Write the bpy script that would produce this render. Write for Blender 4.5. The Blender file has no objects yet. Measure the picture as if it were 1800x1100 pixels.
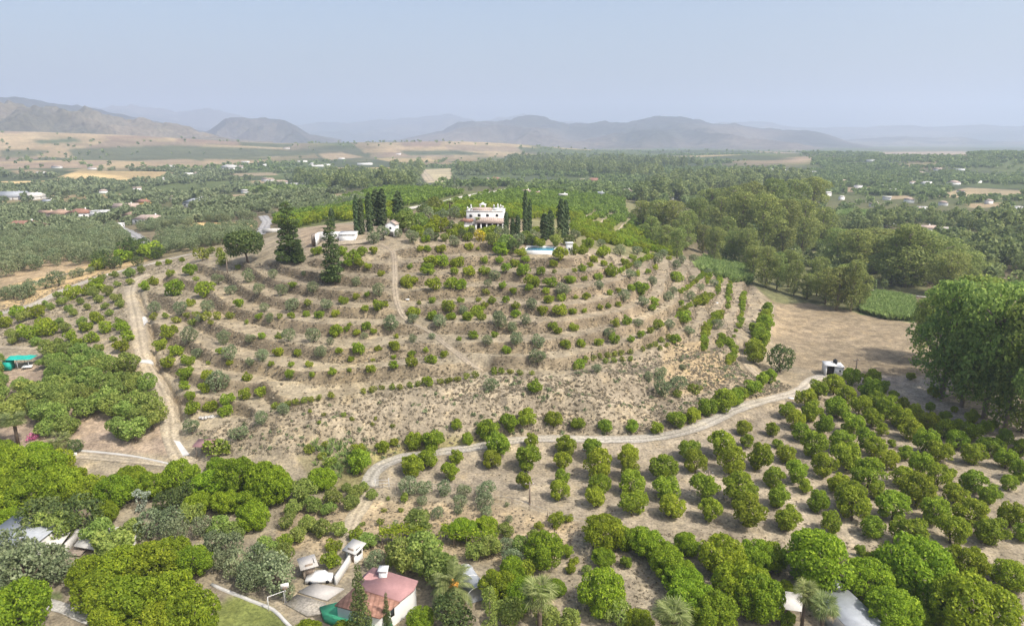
import bpy, math, random
import numpy as np
R = math.radians
random.seed(5); rng = np.random.default_rng(5)
scene = bpy.context.scene
C = scene.collection
# ---------------------------------------------------------------- camera
F = 1216.0; CX, CY = 900.0, 550.0; PITCH = R(14.1); CAMZ = 55.0
cd = bpy.data.cameras.new('camera'); cam = bpy.data.objects.new('camera', cd); C.objects.link(cam)
cam.location = (0, 0, CAMZ); cam.rotation_euler = (R(90) - PITCH, 0, 0)
cd.sensor_width = 36; cd.lens = 36 * F / 1800; cd.clip_start = 1; cd.clip_end = 60000
scene.camera = cam
# ---------------------------------------------------------------- sky, sun, exposure
SUN_EL = R(52); SUN_DIR2 = (math.cos(R(33)), -math.sin(R(33)))       # towards the sun, on the ground plane
w = bpy.data.worlds.new("World"); scene.world = w; w.use_nodes = True
nt = w.node_tree; bg = nt.nodes['Background']
sky = nt.nodes.new('ShaderNodeTexSky'); sky.sky_type = 'NISHITA'; sky.sun_disc = False
sky.sun_elevation = SUN_EL
sky.sun_rotation = math.atan2(SUN_DIR2[0], SUN_DIR2[1])
sky.air_density = 1.0; sky.dust_density = 5.0; sky.ozone_density = 1.0; sky.altitude = 60
nt.links.new(sky.outputs[0], bg.inputs[0]); bg.inputs[1].default_value = 0.15
sd = bpy.data.lights.new('sun', 'SUN'); sd.energy = 3.7; sd.angle = R(0.6); sd.color = (1.0, 0.96, 0.89)
sun = bpy.data.objects.new('sun', sd); C.objects.link(sun); sun.location = (0, 0, 300)
ce = math.cos(SUN_EL)
from mathutils import Vector
sun.rotation_euler = Vector((SUN_DIR2[0]*ce, SUN_DIR2[1]*ce, math.sin(SUN_EL))).to_track_quat('Z', 'Y').to_euler()
scene.view_settings.view_transform = 'Standard'; scene.view_settings.look = 'None'
scene.view_settings.exposure = 0.46; scene.view_settings.gamma = 1
scene.cycles.max_bounces = 5; scene.cycles.diffuse_bounces = 3; scene.cycles.volume_bounces = 1
scene.cycles.transmission_bounces = 3; scene.cycles.caustics_reflective = False

# ---------------------------------------------------------------- helpers
def mesh_np(name, V, Fq, mat=None, parent=None, tint=None, col=None, smooth=False, link=True, mats=None, midx=None):
    """V (n,3); Fq (m,k) faces, all k-gons, or a list of arrays"""
    me = bpy.data.meshes.new(name)
    V = np.asarray(V, dtype=np.float32)
    if isinstance(Fq, np.ndarray) and Fq.ndim == 2:
        fl = Fq.astype(np.int32).ravel(); tot = np.full(len(Fq), Fq.shape[1], np.int32)
    else:
        tot = np.array([len(f) for f in Fq], np.int32); fl = np.concatenate([np.asarray(f) for f in Fq]).astype(np.int32)
    st = np.concatenate([[0], np.cumsum(tot)[:-1]]).astype(np.int32)
    me.vertices.add(len(V)); me.vertices.foreach_set('co', V.ravel())
    me.loops.add(len(fl)); me.loops.foreach_set('vertex_index', fl)
    me.polygons.add(len(tot)); me.polygons.foreach_set('loop_start', st); me.polygons.foreach_set('loop_total', tot)
    if smooth: me.polygons.foreach_set('use_smooth', np.ones(len(tot), bool))
    if midx is not None: me.polygons.foreach_set('material_index', np.asarray(midx, np.int32))
    me.update(calc_edges=True)
    if tint is not None:
        a = me.attributes.new('tint', 'FLOAT', 'FACE'); a.data.foreach_set('value', np.asarray(tint, np.float32))
    if col is not None:
        a = me.attributes.new('cover', 'FLOAT_COLOR', 'POINT')
        cc = np.ones((len(V), 4), np.float32); cc[:, :3] = col; a.data.foreach_set('color', cc.ravel())
    for m in (mats or ([mat] if mat else [])): me.materials.append(m)
    if not link: return me
    o = bpy.data.objects.new(name, me); C.objects.link(o)
    if parent: o.parent = parent
    return o

def tag(o, label=None, cat=None, group=None, kind=None):
    if label: o['label'] = label
    if cat: o['category'] = cat
    if group: o['group'] = group
    if kind: o['kind'] = kind
    return o
def empty(name, loc, rz=0, sc=1.0):
    o = bpy.data.objects.new(name, None); C.objects.link(o)
    o.location = loc; o.rotation_euler = (0, 0, rz); o.scale = (sc, sc, sc); o.empty_display_size = .3
    return o
def child(name, me, parent):
    o = bpy.data.objects.new(name, me); C.objects.link(o); o.parent = parent; return o

class MB:
    """collects boxes, prisms, tubes and quads; build() links them as one mesh object"""
    def __init__(s): s.V = []; s.F = []
    def add(s, V, Fs):
        b = len(s.V); s.V += [tuple(v) for v in V]; s.F += [[i + b for i in f] for f in Fs]; return s
    def box(s, x0, y0, z0, x1, y1, z1):
        V = [(x, y, z) for z in (z0, z1) for y in (y0, y1) for x in (x0, x1)]
        return s.add(V, [(0,2,3,1),(4,5,7,6),(0,1,5,4),(2,6,7,3),(0,4,6,2),(1,3,7,5)])
    def quad(s, a, b, c, d): return s.add([a, b, c, d], [(0,1,2,3)])
    def poly(s, P): return s.add(P, [tuple(range(len(P)))])
    def slab(s, P, t):
        """polygon P (list of 3D), thickened downward by t"""
        n = len(P); V = list(P) + [(p[0], p[1], p[2]-t) for p in P]
        Fs = [tuple(range(n)), tuple(range(2*n-1, n-1, -1))] + [(i, i+n, (i+1) % n+n, (i+1) % n) for i in range(n)]
        return s.add(V, Fs)
    def tube(s, P, r, n=6):
        P = [Vector(p) for p in P]; rr = r if isinstance(r, (list, tuple)) else [r]*len(P)
        V = []; Fs = []
        for i, p in enumerate(P):
            d = (P[min(i+1, len(P)-1)] - P[max(i-1, 0)]).normalized()
            a = d.orthogonal().normalized(); b = d.cross(a)
            for k in range(n):
                t = 2*math.pi*k/n; V.append(p + (a*math.cos(t) + b*math.sin(t))*rr[i])
        for i in range(len(P)-1):
            for k in range(n): Fs.append((i*n+k, i*n+(k+1) % n, (i+1)*n+(k+1) % n, (i+1)*n+k))
        Fs.append(tuple(range(n-1, -1, -1))); Fs.append(tuple(range((len(P)-1)*n, len(P)*n)))
        return s.add(V, Fs)
    def mesh(s, name, mat=None): return mesh_np(name, s.V, s.F, mat, link=False)
    def build(s, name, mat, parent=None): return mesh_np(name, s.V, s.F, mat, parent)

# ---------------------------------------------------------------- materials
def nmat(name):
    m = bpy.data.materials.new(name); m.use_nodes = True; t = m.node_tree
    return m, t, t.nodes['Principled BSDF'], t.nodes['Material Output']
def L(t, a, b): t.links.new(a, b)
def noise(t, scale, detail=4, rough=.55, vec=None, dist=0):
    n = t.nodes.new('ShaderNodeTexNoise'); n.inputs['Scale'].default_value = scale; n.inputs['Detail'].default_value = detail
    n.inputs['Roughness'].default_value = rough; n.inputs['Distortion'].default_value = dist
    if vec: L(t, vec, n.inputs['Vector'])
    return n
def ramp(t, fac, stops):
    r = t.nodes.new('ShaderNodeValToRGB'); e = r.color_ramp.elements
    while len(e) < len(stops): e.new(.5)
    for q, (p, c) in zip(e, stops): q.position = p; q.color = (*c, 1) if len(c) == 3 else c
    L(t, fac, r.inputs[0]); return r
def mixc(t, fac, a, b, mode='MIX'):
    m = t.nodes.new('ShaderNodeMix'); m.data_type = 'RGBA'; m.blend_type = mode
    for i, v in ((0, fac), (6, a), (7, b)):
        if hasattr(v, 'links'): L(t, v, m.inputs[i])
        else: m.inputs[i].default_value = v if i == 0 else (*v, 1)
    return m.outputs[2]
def plain(name, c, rough=.8, var=.18, scale=1.5, bump=0.15, metal=0, spec=.3):
    """plain painted / rendered surface with blotches and fine wear"""
    m, t, p, o = nmat(name); tc = t.nodes.new('ShaderNodeTexCoord')
    n = noise(t, scale, 6, .6, tc.outputs['Object']); n2 = noise(t, scale*9, 4, .6, tc.outputs['Object'])
    a = ramp(t, n.outputs[0], [(.3, [x*(1-var) for x in c]), (.7, [min(1, x*(1+var*.4)) for x in c])])
    b = ramp(t, n2.outputs[0], [(.3, (1-var*.5,)*3), (.7, (1, 1, 1))])
    L(t, mixc(t, 1.0, a.outputs[0], b.outputs[0], 'MULTIPLY'), p.inputs['Base Color'])
    p.inputs['Roughness'].default_value = rough; p.inputs['Metallic'].default_value = metal
    p.inputs['Specular IOR Level'].default_value = spec
    if bump:
        bp = t.nodes.new('ShaderNodeBump'); bp.inputs[0].default_value = bump; bp.inputs[1].default_value = .05
        L(t, n2.outputs[0], bp.inputs[2]); L(t, bp.outputs[0], p.inputs['Normal'])
    return m
def leafm(name, dark, light, young, trans=.35, hv=.5):
    """leaf material: each leaf its own tint, each tree its own shift, light passes through"""
    m, t, p, o = nmat(name)
    at = t.nodes.new('ShaderNodeAttribute'); at.attribute_name = 'tint'
    r = ramp(t, at.outputs['Fac'], [(0, dark), (.55, light), (1, young)])
    oi = t.nodes.new('ShaderNodeObjectInfo')
    hs = t.nodes.new('ShaderNodeHueSaturation')
    mr = t.nodes.new('ShaderNodeMapRange'); L(t, oi.outputs['Random'], mr.inputs[0]); mr.inputs[3].default_value = 1-hv*.45; mr.inputs[4].default_value = 1+hv*.5
    L(t, mr.outputs[0], hs.inputs['Value'])
    mt = t.nodes.new('ShaderNodeMath'); mt.operation = 'MULTIPLY_ADD'; mt.inputs[1].default_value = 7.13; mt.inputs[2].default_value = 0
    L(t, oi.outputs['Random'], mt.inputs[0]); fr = t.nodes.new('ShaderNodeMath'); fr.operation = 'FRACT'; L(t, mt.outputs[0], fr.inputs[0])
    m2 = t.nodes.new('ShaderNodeMapRange'); L(t, fr.outputs[0], m2.inputs[0]); m2.inputs[3].default_value = .5-.03*hv*2; m2.inputs[4].default_value = .5+.018*hv*2
    L(t, m2.outputs[0], hs.inputs['Hue'])
    L(t, r.outputs[0], hs.inputs['Color'])
    p.inputs['Roughness'].default_value = .62; p.inputs['Specular IOR Level'].default_value = .25
    L(t, hs.outputs[0], p.inputs['Base Color'])
    tr = t.nodes.new('ShaderNodeBsdfTranslucent'); L(t, hs.outputs[0], tr.inputs[0])
    mx = t.nodes.new('ShaderNodeMixShader'); mx.inputs[0].default_value = trans
    L(t, p.outputs[0], mx.inputs[1]); L(t, tr.outputs[0], mx.inputs[2]); L(t, mx.outputs[0], o.inputs[0])
    return m
M = {}
M['citrus'] = leafm('citrus_leaves', (.15,.225,.018), (.27,.385,.024), (.46,.56,.04), .5, .35)
M['orange'] = leafm('orange_leaves', (.17,.24,.025), (.30,.40,.035), (.48,.56,.055), .52, .35)
M['almond'] = leafm('almond_leaves', (.165,.235,.05), (.28,.37,.08), (.44,.51,.13), .48, .4)
M['olive'] = leafm('olive_leaves', (.145,.19,.085), (.25,.30,.15), (.40,.45,.26), .4, .3)
M['lime'] = leafm('lime_leaves', (.13,.18,.025), (.25,.31,.04), (.42,.46,.09), .42, .35)
M['euca'] = leafm('eucalyptus_leaves', (.16,.215,.06), (.29,.35,.10), (.46,.50,.15), .52, .35)
M['eucag'] = leafm('green_eucalyptus_leaves', (.15,.235,.06), (.27,.38,.085), (.44,.55,.13), .56, .35)

M['pine'] = leafm('pine_needles', (.05,.085,.025), (.10,.15,.04), (.18,.23,.06), .25, .3)
M['cypress'] = leafm('cypress_needles', (.042,.075,.03), (.078,.12,.045), (.13,.18,.065), .2, .3)
M['palm'] = leafm('palm_leaves', (.13,.17,.05), (.24,.30,.09), (.42,.46,.2), .4, .3)
M['valley'] = leafm('valley_leaves', (.125,.185,.07), (.225,.295,.10), (.34,.42,.15), .42, .0)
M['grove'] = leafm('grove_leaves', (.11,.18,.025), (.20,.30,.04), (.32,.42,.07), .4, .0)
M['olivef'] = leafm('far_olive_leaves', (.135,.175,.08), (.23,.275,.135), (.35,.39,.21), .35, .0)
M['woods'] = leafm('far_eucalyptus_leaves', (.13,.18,.065), (.24,.29,.10), (.38,.42,.15), .45, .0)
M['reed'] = leafm('reed_leaves', (.16,.24,.07), (.27,.37,.11), (.42,.50,.2), .45, .0)
M['dry'] = leafm('dry_scrub', (.28,.24,.175), (.38,.33,.24), (.48,.42,.30), .45, .0)
M['flower'] = leafm('yellow_blossom', (.35,.30,.02), (.6,.5,.03), (.75,.62,.06), .3, .1)
M['fruit'] = leafm('orange_dates', (.5,.25,.04), (.7,.38,.07), (.8,.5,.12), .1, .1)
M['pink'] = leafm('pink_blossom', (.45,.08,.2), (.6,.15,.32), (.7,.3,.45), .3, .1)
M['straw'] = leafm('dead_fronds', (.22,.16,.09), (.36,.28,.16), (.5,.42,.27), .15, .1)
M['silver'] = leafm('silver_leaves', (.22,.27,.18), (.4,.45,.34), (.6,.63,.52), .3, .1)
M['bark'] = plain('bark', (.16,.12,.085), .9, .35, 3)
M['bark_pale'] = plain('pale_bark', (.34,.28,.22), .9, .35, 1)
M['white'] = plain('white_plaster', (.78,.77,.74), .8, .12, .5)
M['cream'] = plain('cream_plaster', (.62,.55,.42), .8, .15, .5)
M['ochre'] = plain('ochre_plaster', (.55,.36,.10), .8, .15, .5)
M['glass'] = plain('dark_window', (.03,.035,.04), .2, .2, 1, 0, 0, .6)
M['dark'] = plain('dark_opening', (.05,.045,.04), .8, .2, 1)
M['metalroof'] = plain('grey_sheet_metal', (.36,.38,.40), .6, .2, .8)
M['redroof'] = plain('faded_red_roof', (.42,.235,.225), .85, .22, .5)
M['green'] = plain('green_floor_paint', (.06,.36,.19), .7, .25, .6)
M['greennet'] = plain('green_shade_net', (.02,.42,.33), .7, .25, .8)
M['concrete'] = plain('old_concrete', (.50,.47,.43), .9, .25, .4)
M['whiteconc'] = plain('pale_concrete', (.56,.54,.50), .9, .2, .6)
M['stone'] = plain('rubble_stone', (.33,.27,.21), .95, .4, 2.5, .6)
M['brick'] = plain('terracotta_render', (.45,.20,.12), .85, .25, 1)
M['wood'] = plain('weathered_wood', (.28,.22,.17), .9, .3, 3)
M['metal'] = plain('painted_steel', (.55,.55,.55), .5, .2, 3)
M['black'] = plain('black_plastic', (.02,.022,.026), .5, .2, 3)
def tile_mat(name, c, period=.32):
    m, t, p, o = nmat(name); tc = t.nodes.new('ShaderNodeTexCoord')
    wv = t.nodes.new('ShaderNodeTexWave'); wv.inputs['Scale'].default_value = 1/period*.16; wv.inputs['Distortion'].default_value = .4; wv.inputs['Detail'].default_value = 2
    L(t, tc.outputs['Object'], wv.inputs[0]); n = noise(t, 1.6, 6, .65, tc.outputs['Object'])
    a = ramp(t, n.outputs[0], [(.3, [x*.65 for x in c]), (.5, c), (.72, [min(1, x*1.3+.04) for x in c])])
    b = ramp(t, wv.outputs[0], [(0, (.72,.7,.68)), (.5, (1,1,1))])
    L(t, mixc(t, 1.0, a.outputs[0], b.outputs[0], 'MULTIPLY'), p.inputs['Base Color']); p.inputs['Roughness'].default_value = .85
    bp = t.nodes.new('ShaderNodeBump'); bp.inputs[0].default_value = .7; bp.inputs[1].default_value = .08; L(t, wv.outputs[0], bp.inputs[2]); L(t, bp.outputs[0], p.inputs['Normal'])
    return m
M['tile'] = tile_mat('clay_roof_tiles', (.30,.155,.105))
M['tile2'] = tile_mat('old_clay_roof_tiles', (.36,.24,.17))
M['tilepale'] = tile_mat('pale_clay_roof_tiles', (.45,.35,.29))
def watermat(name, c):
    m, t, p, o = nmat(name); p.inputs['Base Color'].default_value = (*c, 1); p.inputs['Roughness'].default_value = .25; p.inputs['Specular IOR Level'].default_value = .2
    n = noise(t, 3, 3); bp = t.nodes.new('ShaderNodeBump'); bp.inputs[0].default_value = .1; L(t, n.outputs[0], bp.inputs[2]); L(t, bp.outputs[0], p.inputs['Normal'])
    return m
M['pool'] = watermat('pool_water', (.05,.19,.26))

# ground: base colour comes from the land-cover attribute; noise breaks it into dust, stones and dry grass
def ground_mat(name, attr=True, base=(.3,.25,.2), fine=1.0, big=1.0, bump=.5, bumpd=.25):
    m, t, p, o = nmat(name); tc = t.nodes.new('ShaderNodeTexCoord'); v = tc.outputs['Object']
    if attr:
        at = t.nodes.new('ShaderNodeAttribute'); at.attribute_name = 'cover'; b = at.outputs['Color']
    else:
        rg = t.nodes.new('ShaderNodeRGB'); rg.outputs[0].default_value = (*base, 1); b = rg.outputs[0]
    n1 = noise(t, .022*big, 7, .62, v, .6); n2 = noise(t, .35*fine, 7, .68, v); n3 = noise(t, 2.6*fine, 5, .7, v); n4 = noise(t, .004, 6, .6, v)
    r1 = ramp(t, n1.outputs[0], [(.25, (.76,.75,.76)), (.5, (1,1,1)), (.75, (1.22,1.17,1.06))])
    r2 = ramp(t, n2.outputs[0], [(.28, (.66,.65,.66)), (.52, (1,1,1)), (.74, (1.32,1.25,1.08))])
    r3 = ramp(t, n3.outputs[0], [(.36, (.48,.47,.46)), (.54, (1,1,1)), (.70, (1.42,1.37,1.28))])
    r4 = ramp(t, n4.outputs[0], [(.3, (.85,.88,.85)), (.7, (1.14,1.08,1.02))])
    c = mixc(t, 1.0, b, r1.outputs[0], 'MULTIPLY'); c = mixc(t, .85, c, r2.outputs[0], 'MULTIPLY'); c = mixc(t, .8, c, r3.outputs[0], 'MULTIPLY')
    c = mixc(t, 1.0, c, r4.outputs[0], 'MULTIPLY')
    L(t, c, p.inputs['Base Color']); p.inputs['Roughness'].default_value = .95; p.inputs['Specular IOR Level'].default_value = .1
    bp = t.nodes.new('ShaderNodeBump'); bp.inputs[0].default_value = bump; bp.inputs[1].default_value = bumpd
    ad = t.nodes.new('ShaderNodeMath'); L(t, n2.outputs[0], ad.inputs[0]); L(t, n3.outputs[0], ad.inputs[1])
    L(t, ad.outputs[0], bp.inputs[2]); L(t, bp.outputs[0], p.inputs['Normal'])
    return m
M['ground'] = ground_mat('ground')
M['track'] = ground_mat('dirt_track', False, (.41,.345,.265), 1.3, 3, .3, .1)
M['greytrack'] = ground_mat('grey_gravel_track', False, (.41,.375,.33), 1.3, 3, .3, .1)
M['dusty'] = ground_mat('dusty_track', False, (.40,.325,.25), 1.3, 3, .3, .1)
M['asphalt'] = ground_mat('pale_asphalt', False, (.36,.36,.37), 1.5, 3, .2, .05)
M['mount'] = ground_mat('mountain_rock', True, fine=.012, big=.12, bump=.9, bumpd=14)
M['rocky'] = ground_mat('rocky_hill', True, fine=.03, big=.3, bump=1.0, bumpd=8)

# ---------------------------------------------------------------- value noise
_T = rng.random((256, 256))
def vnoise(x, y, s):
    x = np.asarray(x)/s + 1000.3; y = np.asarray(y)/s + 1000.7
    xi = np.floor(x).astype(int); yi = np.floor(y).astype(int); fx = x-xi; fy = y-yi
    fx = fx*fx*(3-2*fx); fy = fy*fy*(3-2*fy)
    a = _T[xi & 255, yi & 255]; b = _T[(xi+1) & 255, yi & 255]; c = _T[xi & 255, (yi+1) & 255]; d = _T[(xi+1) & 255, (yi+1) & 255]
    return (a*(1-fx)+b*fx)*(1-fy) + (c*(1-fx)+d*fx)*fy - .5
def fbm(x, y, s, o=4):
    r = 0; a = 1
    for k in range(o): r = r + a*vnoise(x, y, s/2**k); a *= .5
    return r
def sstep(a, b, x): t = np.clip((x-a)/(b-a), 0, 1); return t*t*(3-2*t)

# ---------------------------------------------------------------- terrain height
def pix_dir(px, py):
    u = (np.asarray(px, float)-CX)/F; v = (CY-np.asarray(py, float))/F
    X = u; Y = math.cos(PITCH) + v*math.sin(PITCH); Z = -math.sin(PITCH) + v*math.cos(PITCH)
    return X, Y, Z
def at_z(px, py, z):
    X, Y, Z = pix_dir(px, py); t = (z-CAMZ)/Z; return X*t, Y*t
def project(x, y, z):
    dz = z-CAMZ; f = y*math.cos(PITCH) - dz*math.sin(PITCH); u = y*math.sin(PITCH) + dz*math.cos(PITCH)
    return CX + F*x/f, CY - F*u/f, f
CP = [  # survey marks: pixel and height above the lower orchard
 (330,805,2),(300,745,4),(285,690,5.5),(255,640,7.5),(245,560,10.5),(235,500,13),(300,465,15.5),(360,445,17.5),
 (150,620,6.5),(0,610,5.5),(150,700,4.5),(0,720,2.5),(150,770,2.5),(0,800,1),(200,830,1),(400,830,1),(60,560,8),(0,550,7.5),(150,500,10.5),
 (100,450,8.5),(0,450,6.5),(200,430,9.5),(300,430,12),(30,402,5),(260,390,7),(380,402,13),(455,400,18),(0,350,1),(200,350,3),(350,350,4),
 (650,850,0),(700,805,.8),(850,785,1),(1000,776,1),(1150,770,1),(1250,742,1.2),(1400,690,.8),(1320,655,1.2),(1312,625,1.5),(1335,570,1.2),(1352,535,1),(1300,480,1),(1245,462,1.5),
 (470,720,7.2),(560,705,8.2),(700,680,9),(850,658,9.2),(1000,655,9),(1100,632,8.5),(1190,592,8.5),(1235,540,8.5),(1262,502,8.5),(1265,480,7),
 (420,740,4.5),(480,790,3.5),(560,790,3),(700,745,4),(850,730,4.6),(1000,715,4.8),(1150,690,4.5),(1250,650,4.5),(1290,590,5),
 (350,650,9),(350,570,12.2),(380,500,15.5),(420,468,18.5),(500,640,11),(500,560,15),(500,480,20.5),(520,460,22.5),
 (700,603,13),(700,530,18),(700,470,23),(690,428,26.6),(850,600,13),(850,520,18),(850,450,23.6),
 (1000,590,13),(1000,525,18),(1000,470,22.3),(1000,443,24.5),(1130,560,13),(1130,500,17.5),(1100,460,19.5),(1200,500,13),(1190,462,13.5),
 (590,420,26.6),(560,400,26),(845,400,27),(770,390,27),(920,420,26.4),(700,390,26.6),(620,395,26.2),(640,370,23),(520,400,22),
 (700,362,23),(850,350,20),(900,345,18),(650,340,17),(780,335,14),(1000,335,12),(1000,375,18),(1060,385,16.5),(1100,420,14),(1150,440,11),(1200,450,7),(1100,365,7),(1150,400,4),(560,375,16),(480,380,13),
 (1450,560,0),(1600,600,0),(1468,655,.4),(1800,600,0),(1400,480,-.5),(1800,480,-1),(1500,500,-1),(1300,440,-.5),(1700,760,0),(1500,800,0),(1300,850,0),(1100,850,0),(900,870,-.2),(1800,850,.3),(1800,960,-.3),
 (1000,990,-1.2),(1400,1050,-1.4),(1780,1050,-1.2),(700,1000,-1.5),(620,930,-.8),(500,950,-.8),(500,1090,-1.8),(250,950,-.6),(250,1090,-1.4),(20,950,-.5),(20,1090,-1),(800,1095,-2),(1200,1095,-2),
 (1200,340,0),(1500,400,-1),(1750,400,-1),(1100,330,3),(850,318,5),(600,330,8),(450,335,4),(-300,500,5),(-300,800,0),(2100,500,0),(2100,800,0)]
cp = np.array(CP, float); cx_, cy_ = at_z(cp[:, 0], cp[:, 1], cp[:, 2]); 
P0 = np.stack([cx_, cy_], 1)
extra = [(-300,900,0),(0,900,0),(300,900,0),(600,800,0),(-600,800,0),(-400,400,3),(450,400,-1),(0,40,-2),(60,40,-2),(-60,40,-2)]
P0 = np.concatenate([P0, np.array(extra, float)[:, :2]]); Z0 = np.concatenate([cp[:, 2], np.array(extra, float)[:, 2]])
def tps(d2): return d2*np.log(d2+1e-9)
S_ = 100.0
Q = P0/S_; d2 = ((Q[:, None]-Q[None])**2).sum(-1); n = len(Q)
A = np.zeros((n+3, n+3)); A[:n, :n] = tps(d2)+np.eye(n)*2e-3; A[:n, n] = 1; A[:n, n+1:] = Q; A[n, :n] = 1; A[n+1:, :n] = Q.T
W = np.linalg.solve(A, np.concatenate([Z0, [0, 0, 0]]))
def rbf(x, y):
    x = np.asarray(x, float).ravel(); out = np.empty(len(x)); y = np.asarray(y, float).ravel()
    for i in range(0, len(x), 60000):
        q = np.stack([x[i:i+60000], y[i:i+60000]], 1)/S_
        dd = (q[:, 0:1]-Q[None, :, 0])**2 + (q[:, 1:2]-Q[None, :, 1])**2
        out[i:i+60000] = tps(dd)@W[:n] + W[n] + q@W[n+1:]
    return out
def hump(x, y, px, d, top, rx, ry):
    """a rounded hill at bearing px, distance d"""
    X, Y, _ = pix_dir(px, 245); k = d/math.hypot(X, Y); hx, hy = X*k, Y*k
    return top*np.exp(-(((x-hx)/rx)**2 + ((y-hy)/ry)**2))
HUMPS = [(760,2300,34,420,330),(880,2500,20,330,260),(540,2500,20,380,300),(60,2500,52,620,380),(-250,2300,44,500,400),(330,2300,14,330,200),(1230,2600,14,420,260),(1330,2000,10,300,200),(1700,1750,15,520,260),(2000,1700,17,400,300),(1520,2100,12,330,220),(450,1700,8,330,140),(40,1250,8,250,140),(150,1500,14,260,150)]
# polar ground grid round the camera
TH = np.linspace(-R(56), R(56), 1150)
r = [28.0]
while r[-1] < 13300:
    q = r[-1]; r.append(q + (0.6 if q < 80 else .5 if q < 300 else .8 if q < 420 else .0028*q if q < 1500 else .008*q))
RR = np.array(r); NR, NT = len(RR), len(TH)
print('grid', NR, NT)
GX = RR[:, None]*np.sin(TH)[None]; GY = RR[:, None]*np.cos(TH)[None]
def base_height():
    x = GX.ravel(); y = GY.ravel(); rr = np.hypot(x, y); h = np.zeros(len(x))
    near = rr < 950; h[near] = rbf(x[near], y[near]) * (1-sstep(620, 940, rr[near]))
    far = rr > 700
    for p in HUMPS: h[far] += hump(x[far], y[far], *p)
    h[far] += fbm(x[far], y[far], 500)*5*sstep(800, 1800, rr[far])
    return h.reshape(NR, NT)
H = base_height()
tanE = None
def hit(px, py, first=True):
    """where the sight line of each pixel meets the ground grid: x, y, z, distance"""
    px = np.atleast_1d(np.asarray(px, float)); py = np.atleast_1d(np.asarray(py, float))
    X, Y, Z = pix_dir(px, py); hz = np.hypot(X, Y); th = np.arctan2(X, Y); s = Z/hz
    out = np.zeros((len(px), 4))
    ti = np.clip((th-TH[0])/(TH[1]-TH[0]), 0, NT-1.001); i0 = ti.astype(int); f = ti-i0
    for k in range(len(px)):
        col = H[:, i0[k]]*(1-f[k]) + H[:, i0[k]+1]*f[k]
        ray = CAMZ + s[k]*RR; b = np.nonzero(ray <= col)[0]
        j = b[0] if len(b) else NR-1
        j = max(j, 1); a0 = ray[j-1]-col[j-1]; a1 = ray[j]-col[j]; tt = a0/(a0-a1) if a0 > 0 and a1 <= 0 else 1
        rr = RR[j-1]+(RR[j]-RR[j-1])*tt; z = col[j-1]+(col[j]-col[j-1])*tt
        out[k] = (rr*math.sin(th[k]), rr*math.cos(th[k]), z, math.hypot(rr, z-CAMZ))
    return out
def hz(x, y):
    """ground height at world points, from the same grid the ground mesh uses"""
    x = np.atleast_1d(np.asarray(x, float)); y = np.atleast_1d(np.asarray(y, float))
    rr = np.hypot(x, y); th = np.arctan2(x, y)
    j = np.clip(np.searchsorted(RR, rr)-1, 0, NR-2); g = np.clip((rr-RR[j])/(RR[j+1]-RR[j]), 0, 1)
    ti = np.clip((th-TH[0])/(TH[1]-TH[0]), 0, NT-1.001); i = ti.astype(int); f = ti-i
    return (H[j, i]*(1-f)+H[j, i+1]*f)*(1-g) + (H[j+1, i]*(1-f)+H[j+1, i+1]*f)*g
def world_poly(P): 
    P = np.array(P, float); # refine the edges so the outline follows the relief
    q = [];
    for a, b in zip(P, np.roll(P, -1, 0)):
        m = max(1, int(np.hypot(*(b-a))/25))
        for k in range(m): q.append(a+(b-a)*k/m)
    q = np.array(q); return hit(q[:, 0], q[:, 1])[:, :2]
def inpoly(x, y, P):
    sh = np.shape(x); x = np.ravel(x); y = np.ravel(y); c = np.zeros(len(x), bool)
    m = (x >= P[:, 0].min()) & (x <= P[:, 0].max()) & (y >= P[:, 1].min()) & (y <= P[:, 1].max())
    xs = x[m]; ys = y[m]; cc = np.zeros(len(xs), bool); j = len(P)-1
    for i in range(len(P)):
        xi, yi = P[i]; xj, yj = P[j]
        if yi != yj: cc ^= ((yi > ys) != (yj > ys)) & (xs < (xj-xi)*(ys-yi)/(yj-yi)+xi)
        j = i
    c[m] = cc; return c.reshape(sh)
def pdist(x, y, P):
    """distance to a polyline and the height of its nearest point (P has x, y, z)"""
    sh = x.shape; x = x.ravel(); y = y.ravel(); bd = np.full(len(x), 1e9); bz = np.zeros(len(x))
    for a, b in zip(P[:-1], P[1:]):
        m = (x > min(a[0], b[0])-12) & (x < max(a[0], b[0])+12) & (y > min(a[1], b[1])-12) & (y < max(a[1], b[1])+12)
        if not m.any(): continue
        dx, dy = b[0]-a[0], b[1]-a[1]; t = np.clip(((x[m]-a[0])*dx+(y[m]-a[1])*dy)/(dx*dx+dy*dy+1e-9), 0, 1)
        d = np.hypot(x[m]-a[0]-t*dx, y[m]-a[1]-t*dy); z = a[2]+t*(b[2]-a[2]); idx = np.nonzero(m)[0]; k = d < bd[idx]
        bd[idx[k]] = d[k]; bz[idx[k]] = z[k]
    return bd.reshape(sh), bz.reshape(sh)
def spline(P, step=2.0):
    P = np.array(P, float); out = []
    for i in range(len(P)-1):
        p0, p1, p2, p3 = P[max(i-1, 0)], P[i], P[i+1], P[min(i+2, len(P)-1)]
        m = max(2, int(np.hypot(*(p2-p1)[:2])/step))
        for k in range(m):
            t = k/m; out.append(.5*((2*p1)+(-p0+p2)*t+(2*p0-5*p1+4*p2-p3)*t*t+(-p0+3*p1-3*p2+p3)*t**3))
    out.append(P[-1]); return np.array(out)
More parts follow.
